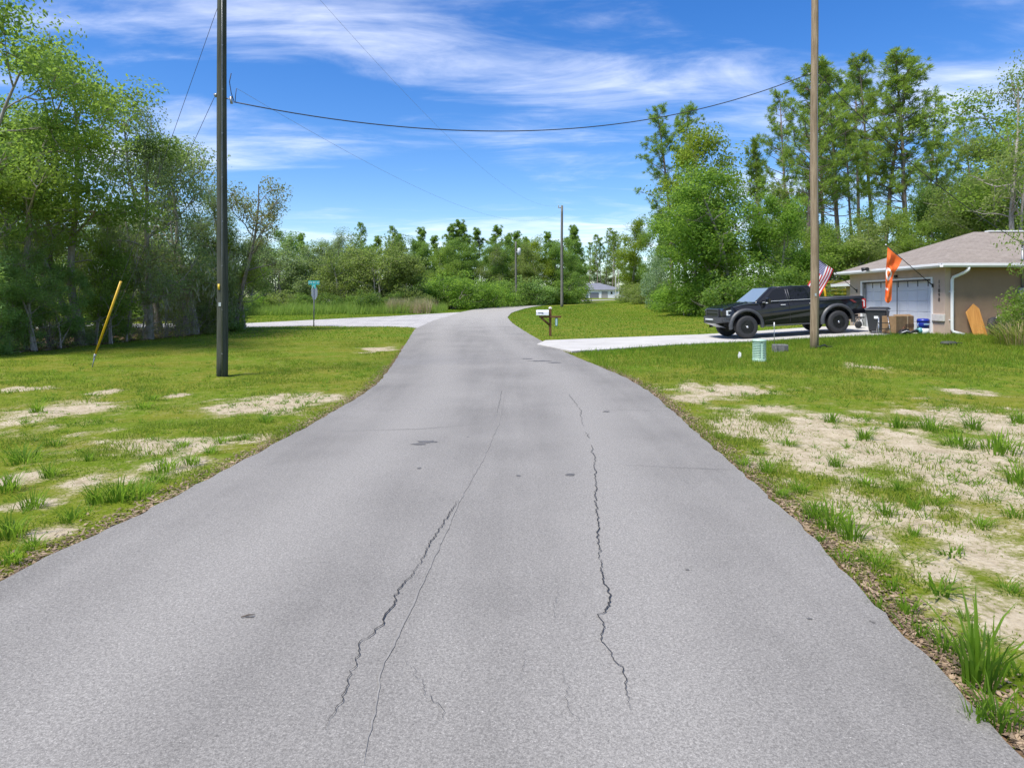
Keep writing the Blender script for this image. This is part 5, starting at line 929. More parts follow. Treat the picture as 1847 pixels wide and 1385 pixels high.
# ================================================================ UTILITY BOXES IN THE GRASS AT RIGHT
GP = ground(1369.5, 651); s = GP.y / FPX; M_PED = flat('pedestal_green', (0.30, 0.44, 0.34), 0.5, var=0.06)
pd = thing('cable_pedestal', 'pale green ribbed cable pedestal in the grass', 'utility box', GP); hh_ = 39 * s; r_ = 12.2 * s; prof = [(r_ * 0.97, -0.1), (r_, 0.02), (r_, hh_ * 0.12)]
m = MB(); m.lathe([(r_ * 1.0, -0.12), (r_ * 1.02, hh_ * 0.10), (r_ * 0.93, hh_ * 0.12), (r_ * 0.90, hh_ * 0.9), (r_ * 0.86, hh_ * 0.93)], 28, 'z'); m.build('housing', M_PED, pd)
for k in range(9):
    for a0, a1 in ((R(-82), R(-8)), (R(-172), R(-98)), (R(8), R(172))): m = MB(); z = hh_ * (0.19 + 0.078 * k); m.tube([((r_ * 0.93) * math.cos(a_), (r_ * 0.93) * math.sin(a_), z) for a_ in np.linspace(a0, a1, 9)], 0.013, 5); m.build('rib', M_PED, pd)
m = MB(); m.lathe([(r_ * 0.98, hh_ * 0.88), (r_ * 1.0, hh_ * 0.94), (r_ * 0.9, hh_), (0, hh_ * 1.01)], 28, 'z'); m.build('cap', flat('pedestal_cap', (0.40, 0.54, 0.44), 0.45, var=0.04), pd)
B2 = ground(1408, 632); s = B2.y / FPX; ub = thing('meter_vault', 'low grey utility box beside the thin stake', 'utility box', B2); M_OLDG = flat('aged_grey', (0.155, 0.15, 0.145), 0.75, var=0.25, scale=14)
m = MB(); m.box((-0.02, 0, 0.07 - 0.05), (24 * s, 0.3, 14 * s + 0.1)); m.build('housing', M_OLDG, ub, 0.02); m = MB(); m.box((0.125, -0.155, 0.07), (7 * s, 0.02, 10 * s)); m.build('hatch', flat('hatch_grey', (0.09, 0.09, 0.09), 0.6), ub, 0.01); m = MB(); m.box((-0.2, -0.02, 0.06), (0.03, 0.36, 15 * s)); m.build('end_plate', M_OLDG, ub)
S1 = ground(1396.5, 626); s = S1.y / FPX; st_ = thing('marker_stake', 'thin white topped marker stake in front of the truck', 'stake', S1); m = MB(); m.tube([(0, 0, -0.1), (0, 0, 44 * s)], 0.013, 6); m.build('shaft', M_STEEL, st_); m = MB(); m.tube([(0, 0, 33 * s), (0, 0, 44.5 * s)], 0.019, 6); m.build('sleeve', M_WHITE, st_)
W1 = ground(1333.5, 646); m = MB(); m.add([(-0.03, 0, 0), (0.05, 0, 0.02), (0.06, 0.01, 0.15), (0.0, 0.02, 0.19), (-0.04, 0.0, 0.08)], [(0, 1, 2, 3, 4)]); o = m.build('utility_flag', M_WHITE, None, loc=W1); o.modifiers.new('t', 'SOLIDIFY').thickness = 0.006; tag(o, 'small white scrap standing in the grass left of the pedestal', 'marker')
D1 = ground(1486, 628); m = MB(); m.tube([(-0.25, 0, 0.05), (-0.1, 0.02, 0.06), (0.03, 0, 0.10), (0.1, 0.02, 0.05), (0.3, 0.0, 0.05)], [0.012, 0.016, 0.03, 0.03, 0.012], 6); o = m.build('dropped_strap', M_BLACK, None, loc=D1); tag(o, 'dark strap lying in the grass by the tan pole', 'strap')
D2 = ground(1711, 621.5); m = MB(); m.lathe([(0.24, 0), (0.26, 0.05), (0.2, 0.10), (0.05, 0.11)], 14, 'z'); m.tube([(0.2, 0, 0.06), (0.45, 0.02, 0.05)], 0.012, 5); o = m.build('drain_cover', flat('dark_olive', (0.05, 0.055, 0.04), 0.7), None, loc=D2); o.scale = (1, 0.7, 1); tag(o, 'dark low lid lying in the grass before the downspout', 'lid')

# ================================================================ THINGS BY THE GARAGE
def gp(x, y): return Vector((x, y, Ef(x, y) + 0.032))
bn = thing('trash_cart', 'black wheeled trash cart in front of the garage door', 'trash cart', gp(14.35, 26.1), (0, 0, R(-38))); M_CART = flat('cart_black', (0.030, 0.031, 0.034), 0.5)
v = [(-0.27, -0.30, 0.06), (0.27, -0.30, 0.06), (0.27, 0.30, 0.06), (-0.27, 0.30, 0.06), (-0.36, -0.40, 0.86), (0.36, -0.40, 0.86), (0.36, 0.40, 0.86), (-0.36, 0.40, 0.86)]
m = MB(); m.add(v, [(3, 2, 1, 0), (4, 5, 6, 7), (0, 1, 5, 4), (1, 2, 6, 5), (2, 3, 7, 6), (3, 0, 4, 7)]); m.build('bin_body', M_CART, bn, 0.04); m = MB(); m.add([(-0.40, -0.46, 0.87), (0.40, -0.46, 0.87), (0.40, 0.44, 0.90), (-0.40, 0.44, 0.90), (-0.34, -0.38, 0.94), (0.34, -0.38, 0.94), (0.34, 0.36, 1.0), (-0.34, 0.36, 1.0)], [(3, 2, 1, 0), (4, 5, 6, 7), (0, 1, 5, 4), (1, 2, 6, 5), (2, 3, 7, 6), (3, 0, 4, 7)]); m.build('lid', M_CART, bn, 0.03)
for sx in (-1, 1): m = MB(); m.lathe([(0.04, -0.03), (0.13, -0.03), (0.13, 0.03), (0.04, 0.03)], 16, 'x', (sx * 0.30, 0.30, 0.13)); m.build('wheel', M_RUB, bn)
m = MB(); m.tube([(-0.28, 0.47, 0.84), (0.28, 0.47, 0.84)], 0.018, 6); m.tube([(-0.28, 0.47, 0.84), (-0.28, 0.40, 0.80)], 0.018, 6); m.tube([(0.28, 0.47, 0.84), (0.28, 0.40, 0.80)], 0.018, 6); m.build('handle', M_CART, bn)
m = MB(); m.tube([(-0.345, -0.05, 0.66), (-0.352, -0.05, 0.665)], 0.075, 12); m.build('round_sticker', flat('pale_teal_print', (0.30, 0.45, 0.45), 0.5), bn); m = MB(); m.box((0.02, -0.375, 0.60), (0.18, 0.012, 0.10)); m.build('white_sticker', M_WHITE, bn)
bx = thing('cardboard_box', 'large brown cardboard box lying by the garage door', 'box', gp(14.82, 25.55), (0, 0, R(28)))
t = NT('cardboard'); t.set(Base_Color=t.ramp(t.noise(5, 5), [(0.3, (0.21, 0.125, 0.058)), (0.7, (0.32, 0.205, 0.105))]), Roughness=0.9); M_CARD = t.m
m = MB(); m.box((0, 0, 0.33), (1.12, 0.56, 0.64)); m.build('carton', M_CARD, bx, 0.012); m = MB(); m.box((0.15, -0.286, 0.33), (0.05, 0.008, 0.65)); m.box((0.15, 0, 0.656), (0.05, 0.56, 0.006)); m.build('packing_tape', flat('tape', (0.50, 0.38, 0.22), 0.3), bx)
m = MB(); m.box((0.28, -0.287, 0.28), (0.54, 0.006, 0.13)); m.build('printed_band', flat('print_dark', (0.11, 0.065, 0.035), 0.8), bx); m = MB(); m.quad((-0.55, -0.275, 0.655), (0.55, -0.275, 0.655), (0.55, -0.10, 0.72), (-0.55, -0.10, 0.715)); m.build('flap', M_CARD, bx)
ld = thing('step_ladder', 'small aluminium step ladder with black steps', 'ladder', gp(14.15, 25.35), (0, 0, R(-20)))
for sx in (-1, 1):
    m = MB(); m.tube([(sx * 0.20, -0.25, 0), (sx * 0.15, 0.0, 0.66)], 0.014, 5); m.build('front_rail', M_ALU, ld); m = MB(); m.tube([(sx * 0.20, 0.25, 0), (sx * 0.15, 0.02, 0.66)], 0.012, 5); m.build('rear_rail', M_ALU, ld); m = MB(); m.tube([(sx * 0.15, 0.0, 0.62), (sx * 0.15, 0.01, 0.69)], 0.024, 6); m.build('end_cap', M_BLACK, ld)
for z, y in ((0.20, -0.17), (0.42, -0.09)): m = MB(); m.box((0, y, z), (0.38, 0.10, 0.025)); m.build('step', M_BLACK, ld)
cl = thing('drink_cooler', 'blue and white round drink cooler at the garage corner', 'cooler', gp(15.42, 24.95)); M_BLUE = flat('cooler_blue', (0.012, 0.030, 0.28), 0.35)
m = MB(); m.lathe([(0.17, 0), (0.19, 0.02), (0.20, 0.20)], 20, 'z'); m.build('base', M_WHITE, cl); m = MB(); m.lathe([(0.20, 0.201), (0.205, 0.42), (0.19, 0.44)], 20, 'z'); m.build('band', M_BLUE, cl); m = MB(); m.lathe([(0.215, 0.43), (0.215, 0.50), (0.18, 0.56), (0, 0.57)], 20, 'z'); m.build('lid', M_BLUE, cl); m = MB(); m.tube([(-0.20, -0.02, 0.40), (-0.235, -0.05, 0.33), (-0.22, -0.06, 0.2)], 0.012, 5); m.box((0, -0.205, 0.36), (0.2, 0.012, 0.06)); m.build('handle', flat('pale_blue', (0.30, 0.45, 0.62), 0.4), cl)
tb = thing('tool_bag', 'black tool bag with white stripe before the cardboard box', 'bag', gp(14.72, 24.98), (0, 0, R(12))); m = MB(); m.add([(-0.24, -0.12, 0), (0.24, -0.12, 0), (0.24, 0.12, 0), (-0.24, 0.12, 0), (-0.14, -0.05, 0.17), (0.18, -0.05, 0.2), (0.18, 0.05, 0.2), (-0.14, 0.05, 0.17)], [(3, 2, 1, 0), (4, 5, 6, 7), (0, 1, 5, 4), (1, 2, 6, 5), (2, 3, 7, 6), (3, 0, 4, 7)]); m.build('bag_body', M_BLACK, tb, 0.03); m = MB(); m.tube([(-0.2, -0.115, 0.06), (0.02, -0.10, 0.12), (0.2, -0.10, 0.08)], 0.016, 5); m.build('white_stripe', M_WHITE, tb); m = MB(); m.tube([(-0.08, 0, 0.16), (0, 0, 0.27), (0.1, 0, 0.18)], 0.014, 5); m.build('handle', flat('rust_red', (0.16, 0.05, 0.03), 0.6), tb)
bl = thing('leaf_blower', 'teal and black leaf blower lying before the cooler', 'tool', gp(15.1, 24.85), (0, 0, R(18))); m = MB(); m.lathe([(0, -0.12), (0.1, -0.1), (0.12, 0), (0.09, 0.1), (0, 0.12)], 12, 'y', (0.16, 0, 0.13)); m.build('motor_housing', flat('teal_tool', (0.13, 0.34, 0.36), 0.4), bl); m = MB(); m.tube([(0.1, 0, 0.12), (-0.15, -0.02, 0.10), (-0.38, -0.04, 0.05)], [0.06, 0.05, 0.04], 8); m.build('blow_tube', M_BLACK, bl); m = MB(); m.tube([(0.06, 0, 0.2), (0.16, 0, 0.29), (0.26, 0, 0.2)], 0.02, 6); m.build('grip', M_BLACK, bl)
mw = thing('hand_truck', 'grey and black wheeled frame behind the truck bumper', 'cart', gp(15.05, 28.9), (0, 0, R(15)))
for sx in (-1, 1): m = MB(); m.lathe([(0.03, -0.035), (0.15, -0.035), (0.15, 0.035), (0.03, 0.035)], 16, 'y', (sx * 0.16, -0.16 if sx < 0 else 0.16, 0.15)); m.build('wheel', M_RUB, mw)
m = MB(); m.tube([(-0.2, -0.1, 0.15), (0.05, -0.1, 0.45), (0.2, -0.1, 0.16)], 0.022, 6); m.tube([(-0.2, 0.1, 0.15), (0.05, 0.1, 0.45), (0.2, 0.1, 0.16)], 0.022, 6); m.tube([(0.05, -0.1, 0.45), (0.05, 0.1, 0.45)], 0.022, 6); m.build('frame', M_STEEL, mw); m = MB(); m.box((0.02, 0, 0.46), (0.4, 0.26, 0.06)); m.build('seat_pad', M_BLACK, mw, 0.02)
# by the side wall
BD = Vector((16.92, 24.18, 0)); BD.z = Ef(BD.x, BD.y); t = NT('orange_plywood'); t.set(Base_Color=t.ramp(t.noise(3, 5, sc=(6, 6, 0.6)), [(0.3, (0.44, 0.185, 0.035)), (0.7, (0.62, 0.30, 0.075))]), Roughness=0.55); M_ORNG = t.m
m = MB(); m.prism([(-0.15, 0.0), (0.36, 0.0), (0.19, 1.0), (0.0, 1.18), (-0.32, 0.86)], -0.012, 0.012, 'y'); o = m.build('wood_board', M_ORNG, None, 0.004, loc=BD, rot=(R(-11), 0, 0)); tag(o, 'orange wooden board with pointed top leaning on the wall', 'board')
HR = Vector((17.62, 24.12, 0)); HR.z = Ef(HR.x, HR.y); hr = thing('spare_tyre', 'black tyre with a pale hose leaning on the side wall', 'tyre', HR, (R(-14), 0, R(20)))
m = MB(); m.lathe([(0.17, -0.09), (0.27, -0.11), (0.33, -0.07), (0.34, 0), (0.33, 0.07), (0.27, 0.11), (0.17, 0.09), (0.17, -0.09)], 26, 'y', (0, 0, 0.36)); m.build('tyre', M_RUB, hr); m = MB(); m.lathe([(0.06, -0.05), (0.165, -0.02), (0.165, 0.03)], 18, 'y', (0, 0, 0.36)); m.build('hub', flat('dark_hub', (0.06, 0.06, 0.065), 0.4), hr)
m = MB(); m.tube([(0.10 + 0.22 * math.cos(a_), -0.13, 0.42 + 0.30 * math.sin(a_)) for a_ in np.linspace(R(-60), R(140), 14)], 0.012, 5); m.build('hose', flat('pale_hose', (0.50, 0.44, 0.36), 0.6), hr)
# yellow slat fence behind the truck bed
fn = thing('slat_fence', 'yellow horizontal slat fence behind the truck bed', 'fence', (19.6, 44.0, Ef(20.5, 44))); M_YF = flat('yellow_paint', (0.42, 0.34, 0.03), 0.7, var=0.2)
for k in range(9): m = MB(); m.box((1.6, 0, 0.25 + 0.25 * k), (3.4, 0.03, 0.17)); m.build('slat', M_YF, fn)
for x in (0.0, 1.65, 3.2): m = MB(); m.box((x, 0.06, 1.15), (0.1, 0.08, 2.5)); m.build('post', M_YF, fn)
pb = Vector((at(1489, 530, 34).x, 34, 0)); pb.z = Ef(pb.x, pb.y); m = MB(); m.tube([(0.12, 0, 0), (-0.02, 0, 1.55), (-0.16, 0, 2.05)], [0.05, 0.06, 0.05], 6); o = m.build('leaning_post', M_YEL, None, loc=pb); tag(o, 'yellow slanted post rising behind the truck bed', 'post')

# ================================================================ FAR WHITE HOUSE
FY = 196.0; k = FY / FPX; fx0 = (1062 - CX) * k; fx1 = (1126 - CX) * k; fz = EYE + (HY - 539.5) * k; fe = EYE + (HY - 523) * k; fr = EYE + (HY - 510) * k
fh = thing('white_house', 'distant white house with low grey hip roof', 'house', ((fx0 + fx1) / 2, FY, fz)); M_FW = flat('far_white', (0.72, 0.71, 0.73), 0.7, var=0.04); cxh = (fx0 + fx1) / 2; hwid = (fx1 - fx0) / 2; hh_ = fe - fz
m = MB(); m.box((0, 4, hh_ / 2 - 0.4), (hwid * 2, 8, hh_ + 0.8)); m.build('wall', M_FW, fh)
rise = fr - fe; a, b, c_, d_ = (-hwid - 2.8, -0.6, hh_), (hwid + 0.5, -0.6, hh_), (hwid + 0.5, 8.6, hh_), (-hwid - 2.8, 8.6, hh_); r1, r2 = (-hwid, 4, hh_ + rise), (-hwid + 3.6, 4, hh_ + rise)
m = MB(); m.add([a, b, c_, d_, r1, r2], [(0, 1, 5, 4), (1, 2, 5), (2, 3, 4, 5), (3, 0, 4), (3, 2, 1, 0)]); m.build('roof', flat('grey_shingle', (0.17, 0.175, 0.20), 0.85, var=0.15, scale=1.5), fh)
def far_panel(name, px0, px1, py0, py1, mat, dy=-0.03, par=fh): x0, x1 = (px0 - CX) * k - cxh, (px1 - CX) * k - cxh; z0, z1 = EYE + (HY - py1) * k - fz, EYE + (HY - py0) * k - fz; m = MB(); m.box(((x0 + x1) / 2, dy, (z0 + z1) / 2), (x1 - x0, 0.08, z1 - z0)); return m.build(name, mat, par)
gdo = far_panel('garage_door', 1064, 1079.5, 528, 539.4, flat('far_door_grey', (0.13, 0.13, 0.155), 0.5))
for i in range(4): far_panel('panel', 1064.3, 1079.2, 528.3 + 2.75 * i, 530.7 + 2.75 * i, flat('far_door_panel', (0.17, 0.17, 0.20), 0.5), -0.08, gdo)
far_panel('entry_recess', 1085.5, 1096, 525.5, 539.4, flat('far_taupe', (0.30, 0.28, 0.27), 0.7)); far_panel('window', 1101.5, 1104.5, 526, 530.5, M_GLASS); far_panel('window', 1117, 1120, 526, 530.5, M_GLASS); far_panel('corner_trim', 1081, 1084.5, 524.5, 539.4, M_WHITE, -0.1); far_panel('corner_trim', 1110.5, 1115, 524.5, 538, M_WHITE, -0.1)
# ================================================================ GRASS, TUFTS, LITTER
t_g = leaf_mat('grass_blade', (0.066, 0.108, 0.008), (0.215, 0.262, 0.024), 0.45, warm=(0.34, 0.30, 0.10))
t_g2 = leaf_mat('grass_lush', (0.048, 0.115, 0.006), (0.165, 0.285, 0.014), 0.45, warm=(0.26, 0.30, 0.06))
M_DRY = leaf_mat('dry_grass', (0.20, 0.155, 0.060), (0.48, 0.385, 0.20), 0.3); M_TALL = leaf_mat('tall_grass', (0.13, 0.20, 0.035), (0.32, 0.43, 0.10), 0.5); M_TALLP = leaf_mat('plume_grass', (0.22, 0.175, 0.10), (0.50, 0.40, 0.27), 0.3)
def blade_mesh(name, rs, P, h, w, lean=0.35, three=True):
    n = len(P); az = rs.rand(n) * 6.283; d = np.stack([np.cos(az), np.sin(az), np.zeros(n)], -1); fz = rs.rand(n) * 6.283; side = np.stack([np.cos(fz), np.sin(fz), np.zeros(n)], -1) * (w / 2)[:, None]
    L = (lean * (0.3 + 1.2 * rs.rand(n)) * h)[:, None]; up = np.array([0, 0, 1.0])
    var = np.clip(0.5 + 0.2 * rs.randn(n), 0, 1)
    tip = P + d * L + up * (h * (1 - 0.35 * lean))[:, None]
    if not three:
        V = np.stack([P - side, P + side, tip], 1).reshape(-1, 3); return np_mesh(name, V, np.arange(3 * n).reshape(-1, 3), {'var': np.repeat(var, 3)})
    mid = P + d * L * 0.32 + up * (h * 0.55)[:, None]
    V = np.stack([P - side, P + side, mid + side * 0.75, mid - side * 0.75, tip], 1).reshape(-1, 3); b = np.arange(n)[:, None] * 5
    F = np.concatenate([b + np.array([0, 1, 2]), b + np.array([0, 2, 3]), b + np.array([3, 2, 4])], 0); return np_mesh(name, V, F, {'var': np.repeat(var, 5)})
rs = np.random.RandomState(77)
def scatter(n, x0, x1, y0, y1, keep):
    X = x0 + (x1 - x0) * rs.rand(n); Y = y0 + (y1 - y0) * rs.rand(n); m = rs.rand(n) < keep(X, Y); X, Y = X[m], Y[m]; d = paved(X, Y); m = d > 0.02; X, Y, d = X[m], Y[m], d[m]
    return np.stack([X, Y, land_z(X, Y, d) - 0.01], -1)
def in_house(X, Y): return (X > X0 - 0.05) & (Y > Y0 - 0.05) & (Y < 37)
def patch(X, Y): return fbm(X * 0.9, Y * 0.9, 41, 3)
def k_near(X, Y):
    s = sand(X, Y); p = patch(X, Y); return np.clip((1 - s) ** 1.5 * (0.35 + 1.1 * sstep(0.35, 0.65, p)) + 0.10, 0, 1) * (1 - woods(X, Y)) * (np.abs(X) < 0.86 * Y + 1.5)
P = scatter(250000, -10, 10.5, 2.2, 10.0, k_near); n = len(P); pt = sstep(0.42, 0.72, patch(P[:, 0], P[:, 1]))
tag(link('verge_grass', blade_mesh('verge_grass', rs, P, (0.026 + 0.10 * pt * rs.rand(n)) * (0.7 + 0.6 * rs.rand(n)), 0.006 + 0.004 * rs.rand(n), 0.7), t_g), 'short patchy grass and weeds on both sandy verges', 'grass', kind='stuff')
def k_mid(X, Y): return np.clip(0.07 + (1 - sand(X, Y)) ** 1.5 * (0.5 + 0.9 * sstep(0.35, 0.65, patch(X, Y))), 0, 1) * (~in_house(X, Y)) * (1 - woods(X, Y)) * (np.abs(X) < 0.8 * Y + 1) * np.clip(1.35 - Y / 32, 0.45, 1)
P = scatter(360000, -19, 20, 10.0, 27.0, k_mid); n = len(P); lush = sstep(1.5, 6, P[:, 0]) * sstep(14, 18, P[:, 1]); pt = sstep(0.45, 0.75, patch(P[:, 0], P[:, 1]))
tag(link('lawn_grass', blade_mesh('lawn_grass', rs, P, (0.03 + 0.05 * pt + 0.075 * lush) * (0.5 + rs.rand(n)), 0.009 + 0.0004 * P[:, 1], 0.5, False), t_g), 'uneven lawn grass across both front lots', 'grass', kind='stuff')
def k_far(X, Y): return (~in_house(X, Y)) * (1 - woods(X, Y)) * 1.0 * (np.abs(X) < 0.8 * Y)
P = scatter(110000, -20, 24, 27.0, 75.0, k_far); n = len(P); tag(link('far_lawn_grass', blade_mesh('far_lawn_grass', rs, P, 0.05 + 0.06 * rs.rand(n), 0.02 + 0.0006 * P[:, 1], 0.5, False), t_g2), 'far lawn grass along the road bend', 'grass', kind='stuff')
# a fringe of lush taller grass along the driveway and round the pedestal
def k_lush(X, Y): d = poly_sd(X, Y, DRIVE); return np.clip(np.exp(-np.abs(d - 0.2) / 0.9) * (Y < 27) + 0.25, 0, 1) * (~in_house(X, Y))
P = scatter(60000, 2.2, 19.5, 16.5, 26.0, k_lush); n = len(P); tag(link('lush_grass', blade_mesh('lush_grass', rs, P, 0.09 + 0.13 * rs.rand(n) ** 2, np.full(n, 0.017), 0.4, False), t_g2), 'lush green grass along the near side of the driveway', 'grass', kind='stuff')
# tall grass beyond the side road
def k_tall(X, Y): return sstep(0.3, 0.55, fbm(X * 0.5, Y * 0.6, 51, 3)) * (Y > 51.5 + 0.32 * np.clip(X + 18, 0, 30) - 0.0) * (Y > 47.0 - np.clip(-X - 12, 0, 9) * 0.45)
P = scatter(90000, -30, -6, 44, 62, k_tall); n = len(P); tag(link('tall_grass', blade_mesh('tall_grass', rs, P, 0.5 + 1.0 * rs.rand(n) * fbm(P[:, 0] * 0.4, P[:, 1] * 0.4, 52, 2) * 1.6, np.full(n, 0.045), 0.3, False), M_TALL), 'tall green grass beyond the side road', 'grass', kind='stuff')
P = scatter(5000, -10.5, -6.8, 55, 60, lambda X, Y: (Y > 55.0) * sstep(0.45, 0.6, fbm(X * 0.7, Y * 0.7, 55, 2))); n = len(P); tag(link('plume_grass', blade_mesh('plume_grass', rs, P, 0.9 + 0.7 * rs.rand(n), np.full(n, 0.045), 0.25, False), M_TALLP), 'pinkish dry plume grass before the round oaks', 'grass', kind='stuff')
# small clumps of weeds scattered over the sandy verges, too many to count
def k_cl(X, Y): s = sand(X, Y); return np.clip(0.10 + 0.9 * sstep(0.5, 0.72, fbm(X * 1.7, Y * 1.7, 91, 3)) * (0.35 + 0.65 * s), 0, 1) * (1 - woods(X, Y)) * (np.abs(X) < 0.86 * Y + 1.5) * np.clip(1.15 - Y / 22, 0.2, 1)
C = scatter(30000, -13, 14.5, 2.3, 18.0, k_cl); nb = 13; n = len(C) * nb; sz = np.repeat(0.035 + 0.17 * rs.rand(len(C)) ** 2.6, nb); an = rs.rand(n) * 6.283; rr = sz * 0.5 * rs.rand(n)
P = np.repeat(C, nb, 0) + np.stack([np.cos(an) * rr, np.sin(an) * rr, np.zeros(n)], -1)
tag(link('weed_clumps', blade_mesh('weed_clumps', rs, P, sz * (0.5 + 0.7 * rs.rand(n)), 0.006 + 0.0007 * P[:, 1], 0.85, False), t_g2), 'small clumps of weeds sprinkled over the sandy verges', 'weeds', kind='stuff')
# leaf litter and wood chips along the asphalt edges
n = 15000; Y = 2.3 + 15 * rs.rand(n) ** 1.5; sd_ = rs.rand(n) < 0.62; l_, r_ = road_x(Y); off = np.abs(rs.randn(n)) * 0.13 + 0.01; X = np.where(sd_, r_ + off + 0.03, l_ - off - 0.03); Z = land_z(X, Y, paved(X, Y)) + 0.004 + 0.012 * rs.rand(n)
a_ = rs.rand(n) * 6.283; u = np.stack([np.cos(a_), np.sin(a_), rs.randn(n) * 0.25], -1); w_ = np.stack([-np.sin(a_), np.cos(a_), rs.randn(n) * 0.25], -1); s1 = (0.008 + 0.03 * rs.rand(n) ** 2)[:, None]; s2 = (0.004 + 0.008 * rs.rand(n))[:, None]; C = np.stack([X, Y, Z], -1)
V = np.stack([C - u * s1, C + w_ * s2, C + u * s1, C - w_ * s2], 1).reshape(-1, 3); M_LIT = leaf_mat('litter_chip', (0.085, 0.05, 0.032), (0.42, 0.31, 0.20), 0.05, warm=(0.6, 0.54, 0.45))
tag(link('leaf_litter', np_mesh('leaf_litter', V, np.arange(4 * n).reshape(-1, 4), {'var': np.repeat(rs.rand(n), 4)}), M_LIT), 'dead leaves and wood chips along the asphalt edges', 'leaf litter', kind='stuff')
n = 3500; Y = 20 + 15 * rs.rand(n); X = -14.0 - 0.16 * np.clip(30 - Y, 0, 14) - np.abs(rs.randn(n)) * 1.2; C = np.stack([X, Y, land_z(X, Y, np.full(n, 3.0)) + 0.03], -1); a_ = rs.rand(n) * 6.283; u = np.stack([np.cos(a_), np.sin(a_), rs.rand(n) * 0.5], -1) * 0.07; w_ = np.stack([-np.sin(a_), np.cos(a_), rs.rand(n) * 0.4], -1) * 0.03
tag(link('leaf_litter', np_mesh('leaf_litter', np.stack([C - u, C + w_, C + u, C - w_], 1).reshape(-1, 3), np.arange(4 * n).reshape(-1, 4), {'var': np.repeat(rs.rand(n), 4)}), M_LIT), 'dead leaves along the foot of the left woods', 'leaf litter', kind='stuff')
# tufts standing on the bare sand, each a plant of its own
def tuft(seed, n, h, spread, w, lean):
    r = np.random.RandomState(seed); a = r.rand(n) * 6.283; q = spread * 0.35 * r.rand(n) ** 0.7; P = np.stack([q * np.cos(a), q * np.sin(a), np.full(n, -0.02)], -1); hh = h * (0.45 + 0.6 * r.rand(n)); L = (lean * hh * (0.2 + r.rand(n)))[:, None]; d = np.stack([np.cos(a + r.randn(n) * 0.6), np.sin(a + r.randn(n) * 0.6), np.zeros(n)], -1)
    s = np.stack([-np.sin(a), np.cos(a), np.zeros(n)], -1) * w / 2; up = np.array([0, 0, 1.0]); rows = []
    for t_, ww in ((0, 1.0), (0.4, 1.0), (0.75, 0.65), (1.0, 0.06)): c = P + d * L * t_ ** 1.8 + up * (hh * (t_ - 0.30 * lean * t_ ** 3))[:, None]; rows += [c - s * ww, c + s * ww]
    V = np.stack(rows, 1).reshape(-1, 3); b = np.arange(n)[:, None] * 8; F = np.concatenate([b + np.array([2 * k, 2 * k + 1, 2 * k + 3, 2 * k + 2]) for k in range(3)], 0); return np_mesh('tuft', V, F, {'var': np.repeat(np.clip(0.5 + 0.2 * r.randn(n), 0, 1), 8)})
TU = [tuft(1, 70, 0.26, 0.28, 0.010, 0.7), tuft(2, 55, 0.20, 0.30, 0.009, 1.0), tuft(3, 38, 0.16, 0.16, 0.008, 0.5), tuft(4, 90, 0.24, 0.45, 0.009, 0.9), tuft(5, 26, 0.14, 0.2, 0.012, 1.2), tuft(6, 60, 0.42, 0.26, 0.014, 0.55)]
def put_tuft(px, py, k, s, label, group, mat=t_g2):
    c = ground(px, py); c.z = float(land_z(np.array([c.x]), np.array([c.y]), np.array([2.0]))[0]); o = link('grass_tuft', TU[k], mat, None, c, (0, 0, (px * 1.7) % 6.28), (s, s, s)); tag(o, label, 'grass tuft', group)
put_tuft(1765, 1225, 5, 1.05, 'tallest dark green grass tuft at the bottom right corner', None)
RT = [(1500, 945, 3, 1.1), (1535, 968, 0, 0.95), (1470, 930, 0, 0.8), (1690, 1062, 4, 1.2), (1635, 1100, 2, 1.1), (1580, 1020, 0, .7), (1340, 838, 1, .9), (1385, 850, 0, 0.8), (1445, 885, 1, .9), (1680, 775, 3, 1.3), (1800, 812, 3, 1.6), (1730, 800, 3, 1.2), (1560, 872, 1, 1.1), (1650, 915, 2, 1.1), (1508, 838, 0, .8), (1768, 945, 1, .8), (1840, 870, 0, 1.2), (1715, 990, 4, 1.1), (1600, 925, 1, .9), (1755, 770, 0, 1.1), (1420, 800, 1, 1.0), (1620, 880, 0, .6), (1690, 905, 1, .8), (1830, 930, 1, .9), (1610, 1060, 2, .8), (1560, 1000, 2, .8), (1660, 1140, 2, .9), (1705, 1165, 0, .7), (1585, 1090, 2, .8), (1740, 1110, 2, .7), (1650, 960, 2, .8), (1480, 975, 2, .7), (1525, 1010, 1, .7), (1410, 895, 1, .7), (1365, 815, 1, .8), (1300, 790, 1, .7), (1820, 1060, 1, .7), (1780, 1150, 1, .6), (1760, 1300, 2, .8), (1800, 1300, 0, .8), (1830, 1210, 1, .7), (1560, 790, 0, 1.0), (1620, 770, 0, 1.1), (1500, 760, 0, 1.0), (1840, 760, 0, 1.2)]
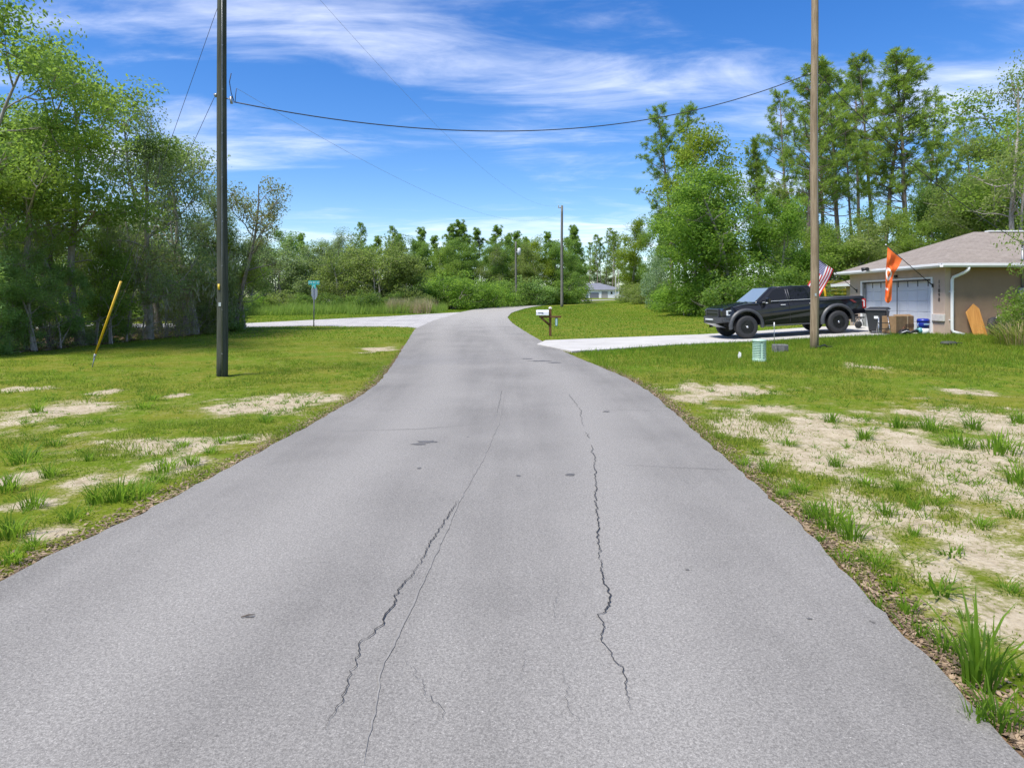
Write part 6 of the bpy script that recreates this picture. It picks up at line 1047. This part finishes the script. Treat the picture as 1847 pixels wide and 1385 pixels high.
ONES = 'first second third fourth fifth sixth seventh eighth ninth tenth eleventh twelfth thirteenth fourteenth fifteenth sixteenth seventeenth eighteenth nineteenth'.split()
def ordinal(i): return ONES[i - 1] if i < 20 else {2: 'twentieth', 3: 'thirtieth', 4: 'fortieth'}[i // 10] if i % 10 == 0 else {2: 'twenty', 3: 'thirty', 4: 'forty'}[i // 10] + '-' + ONES[i % 10 - 1]
for i, (px, py, k, s) in enumerate(sorted(RT, key=lambda a: -a[1])): put_tuft(px, py, k, s, 'grass tuft on the bare sand at right, ' + ordinal(i + 1) + ' nearest to the camera', 'grass tufts on the right sand')
LT = [(215, 900, 0, 1.1), (250, 890, 3, 1.0), (300, 845, 3, 1.0), (345, 835, 1, 1.0), (400, 795, 1, 1.0), (90, 855, 0, .9), (40, 830, 3, 1.2), (60, 910, 0, .9), (130, 935, 1, .9), (20, 965, 0, 1.0), (480, 760, 1, 1.0), (20, 1010, 1, .8), (175, 905, 0, .9), (280, 865, 1, .9), (100, 800, 1, 1.1), (15, 880, 0, 1.0), (330, 800, 1, 1.0), (440, 790, 1, .9), (160, 830, 2, 1.0), (60, 985, 1, .8), (380, 815, 1, .9), (65, 745, 0, 1.0), (260, 735, 1, 1.3), (275, 720, 1, 1.2)]
for i, (px, py, k, s) in enumerate(sorted(LT, key=lambda a: -a[1])): put_tuft(px, py, k, s, 'grass tuft on the left verge, ' + ordinal(i + 1) + ' nearest to the camera', 'grass tufts on the left verge')
# the overgrown clump at the right edge
cb_ = ground(1835, 622); dry = thing('dry_grass_clump', 'overgrown clump of dry straw coloured grass at the right edge', 'grass clump', (cb_.x, cb_.y, cb_.z)); link('blades', tuft(9, 240, 1.05, 1.6, 0.016, 0.9), M_DRY, dry); link('green_blades', tuft(10, 160, 0.9, 1.9, 0.018, 0.8), t_g, dry)
plant('overgrown_shrub', 'bushB', 'yellow green shrub beside the meter box at the right edge', 'shrub', 1868, cb_.y + 0.9, 525, L_BRIGHT, wide=0.75)
plant('overgrown_shrub', 'twiggy', 'wispy green weed growing before the side wall', 'shrub', 1815, cb_.y + 0.8, 560, L_BRIGHT, wide=0.55)
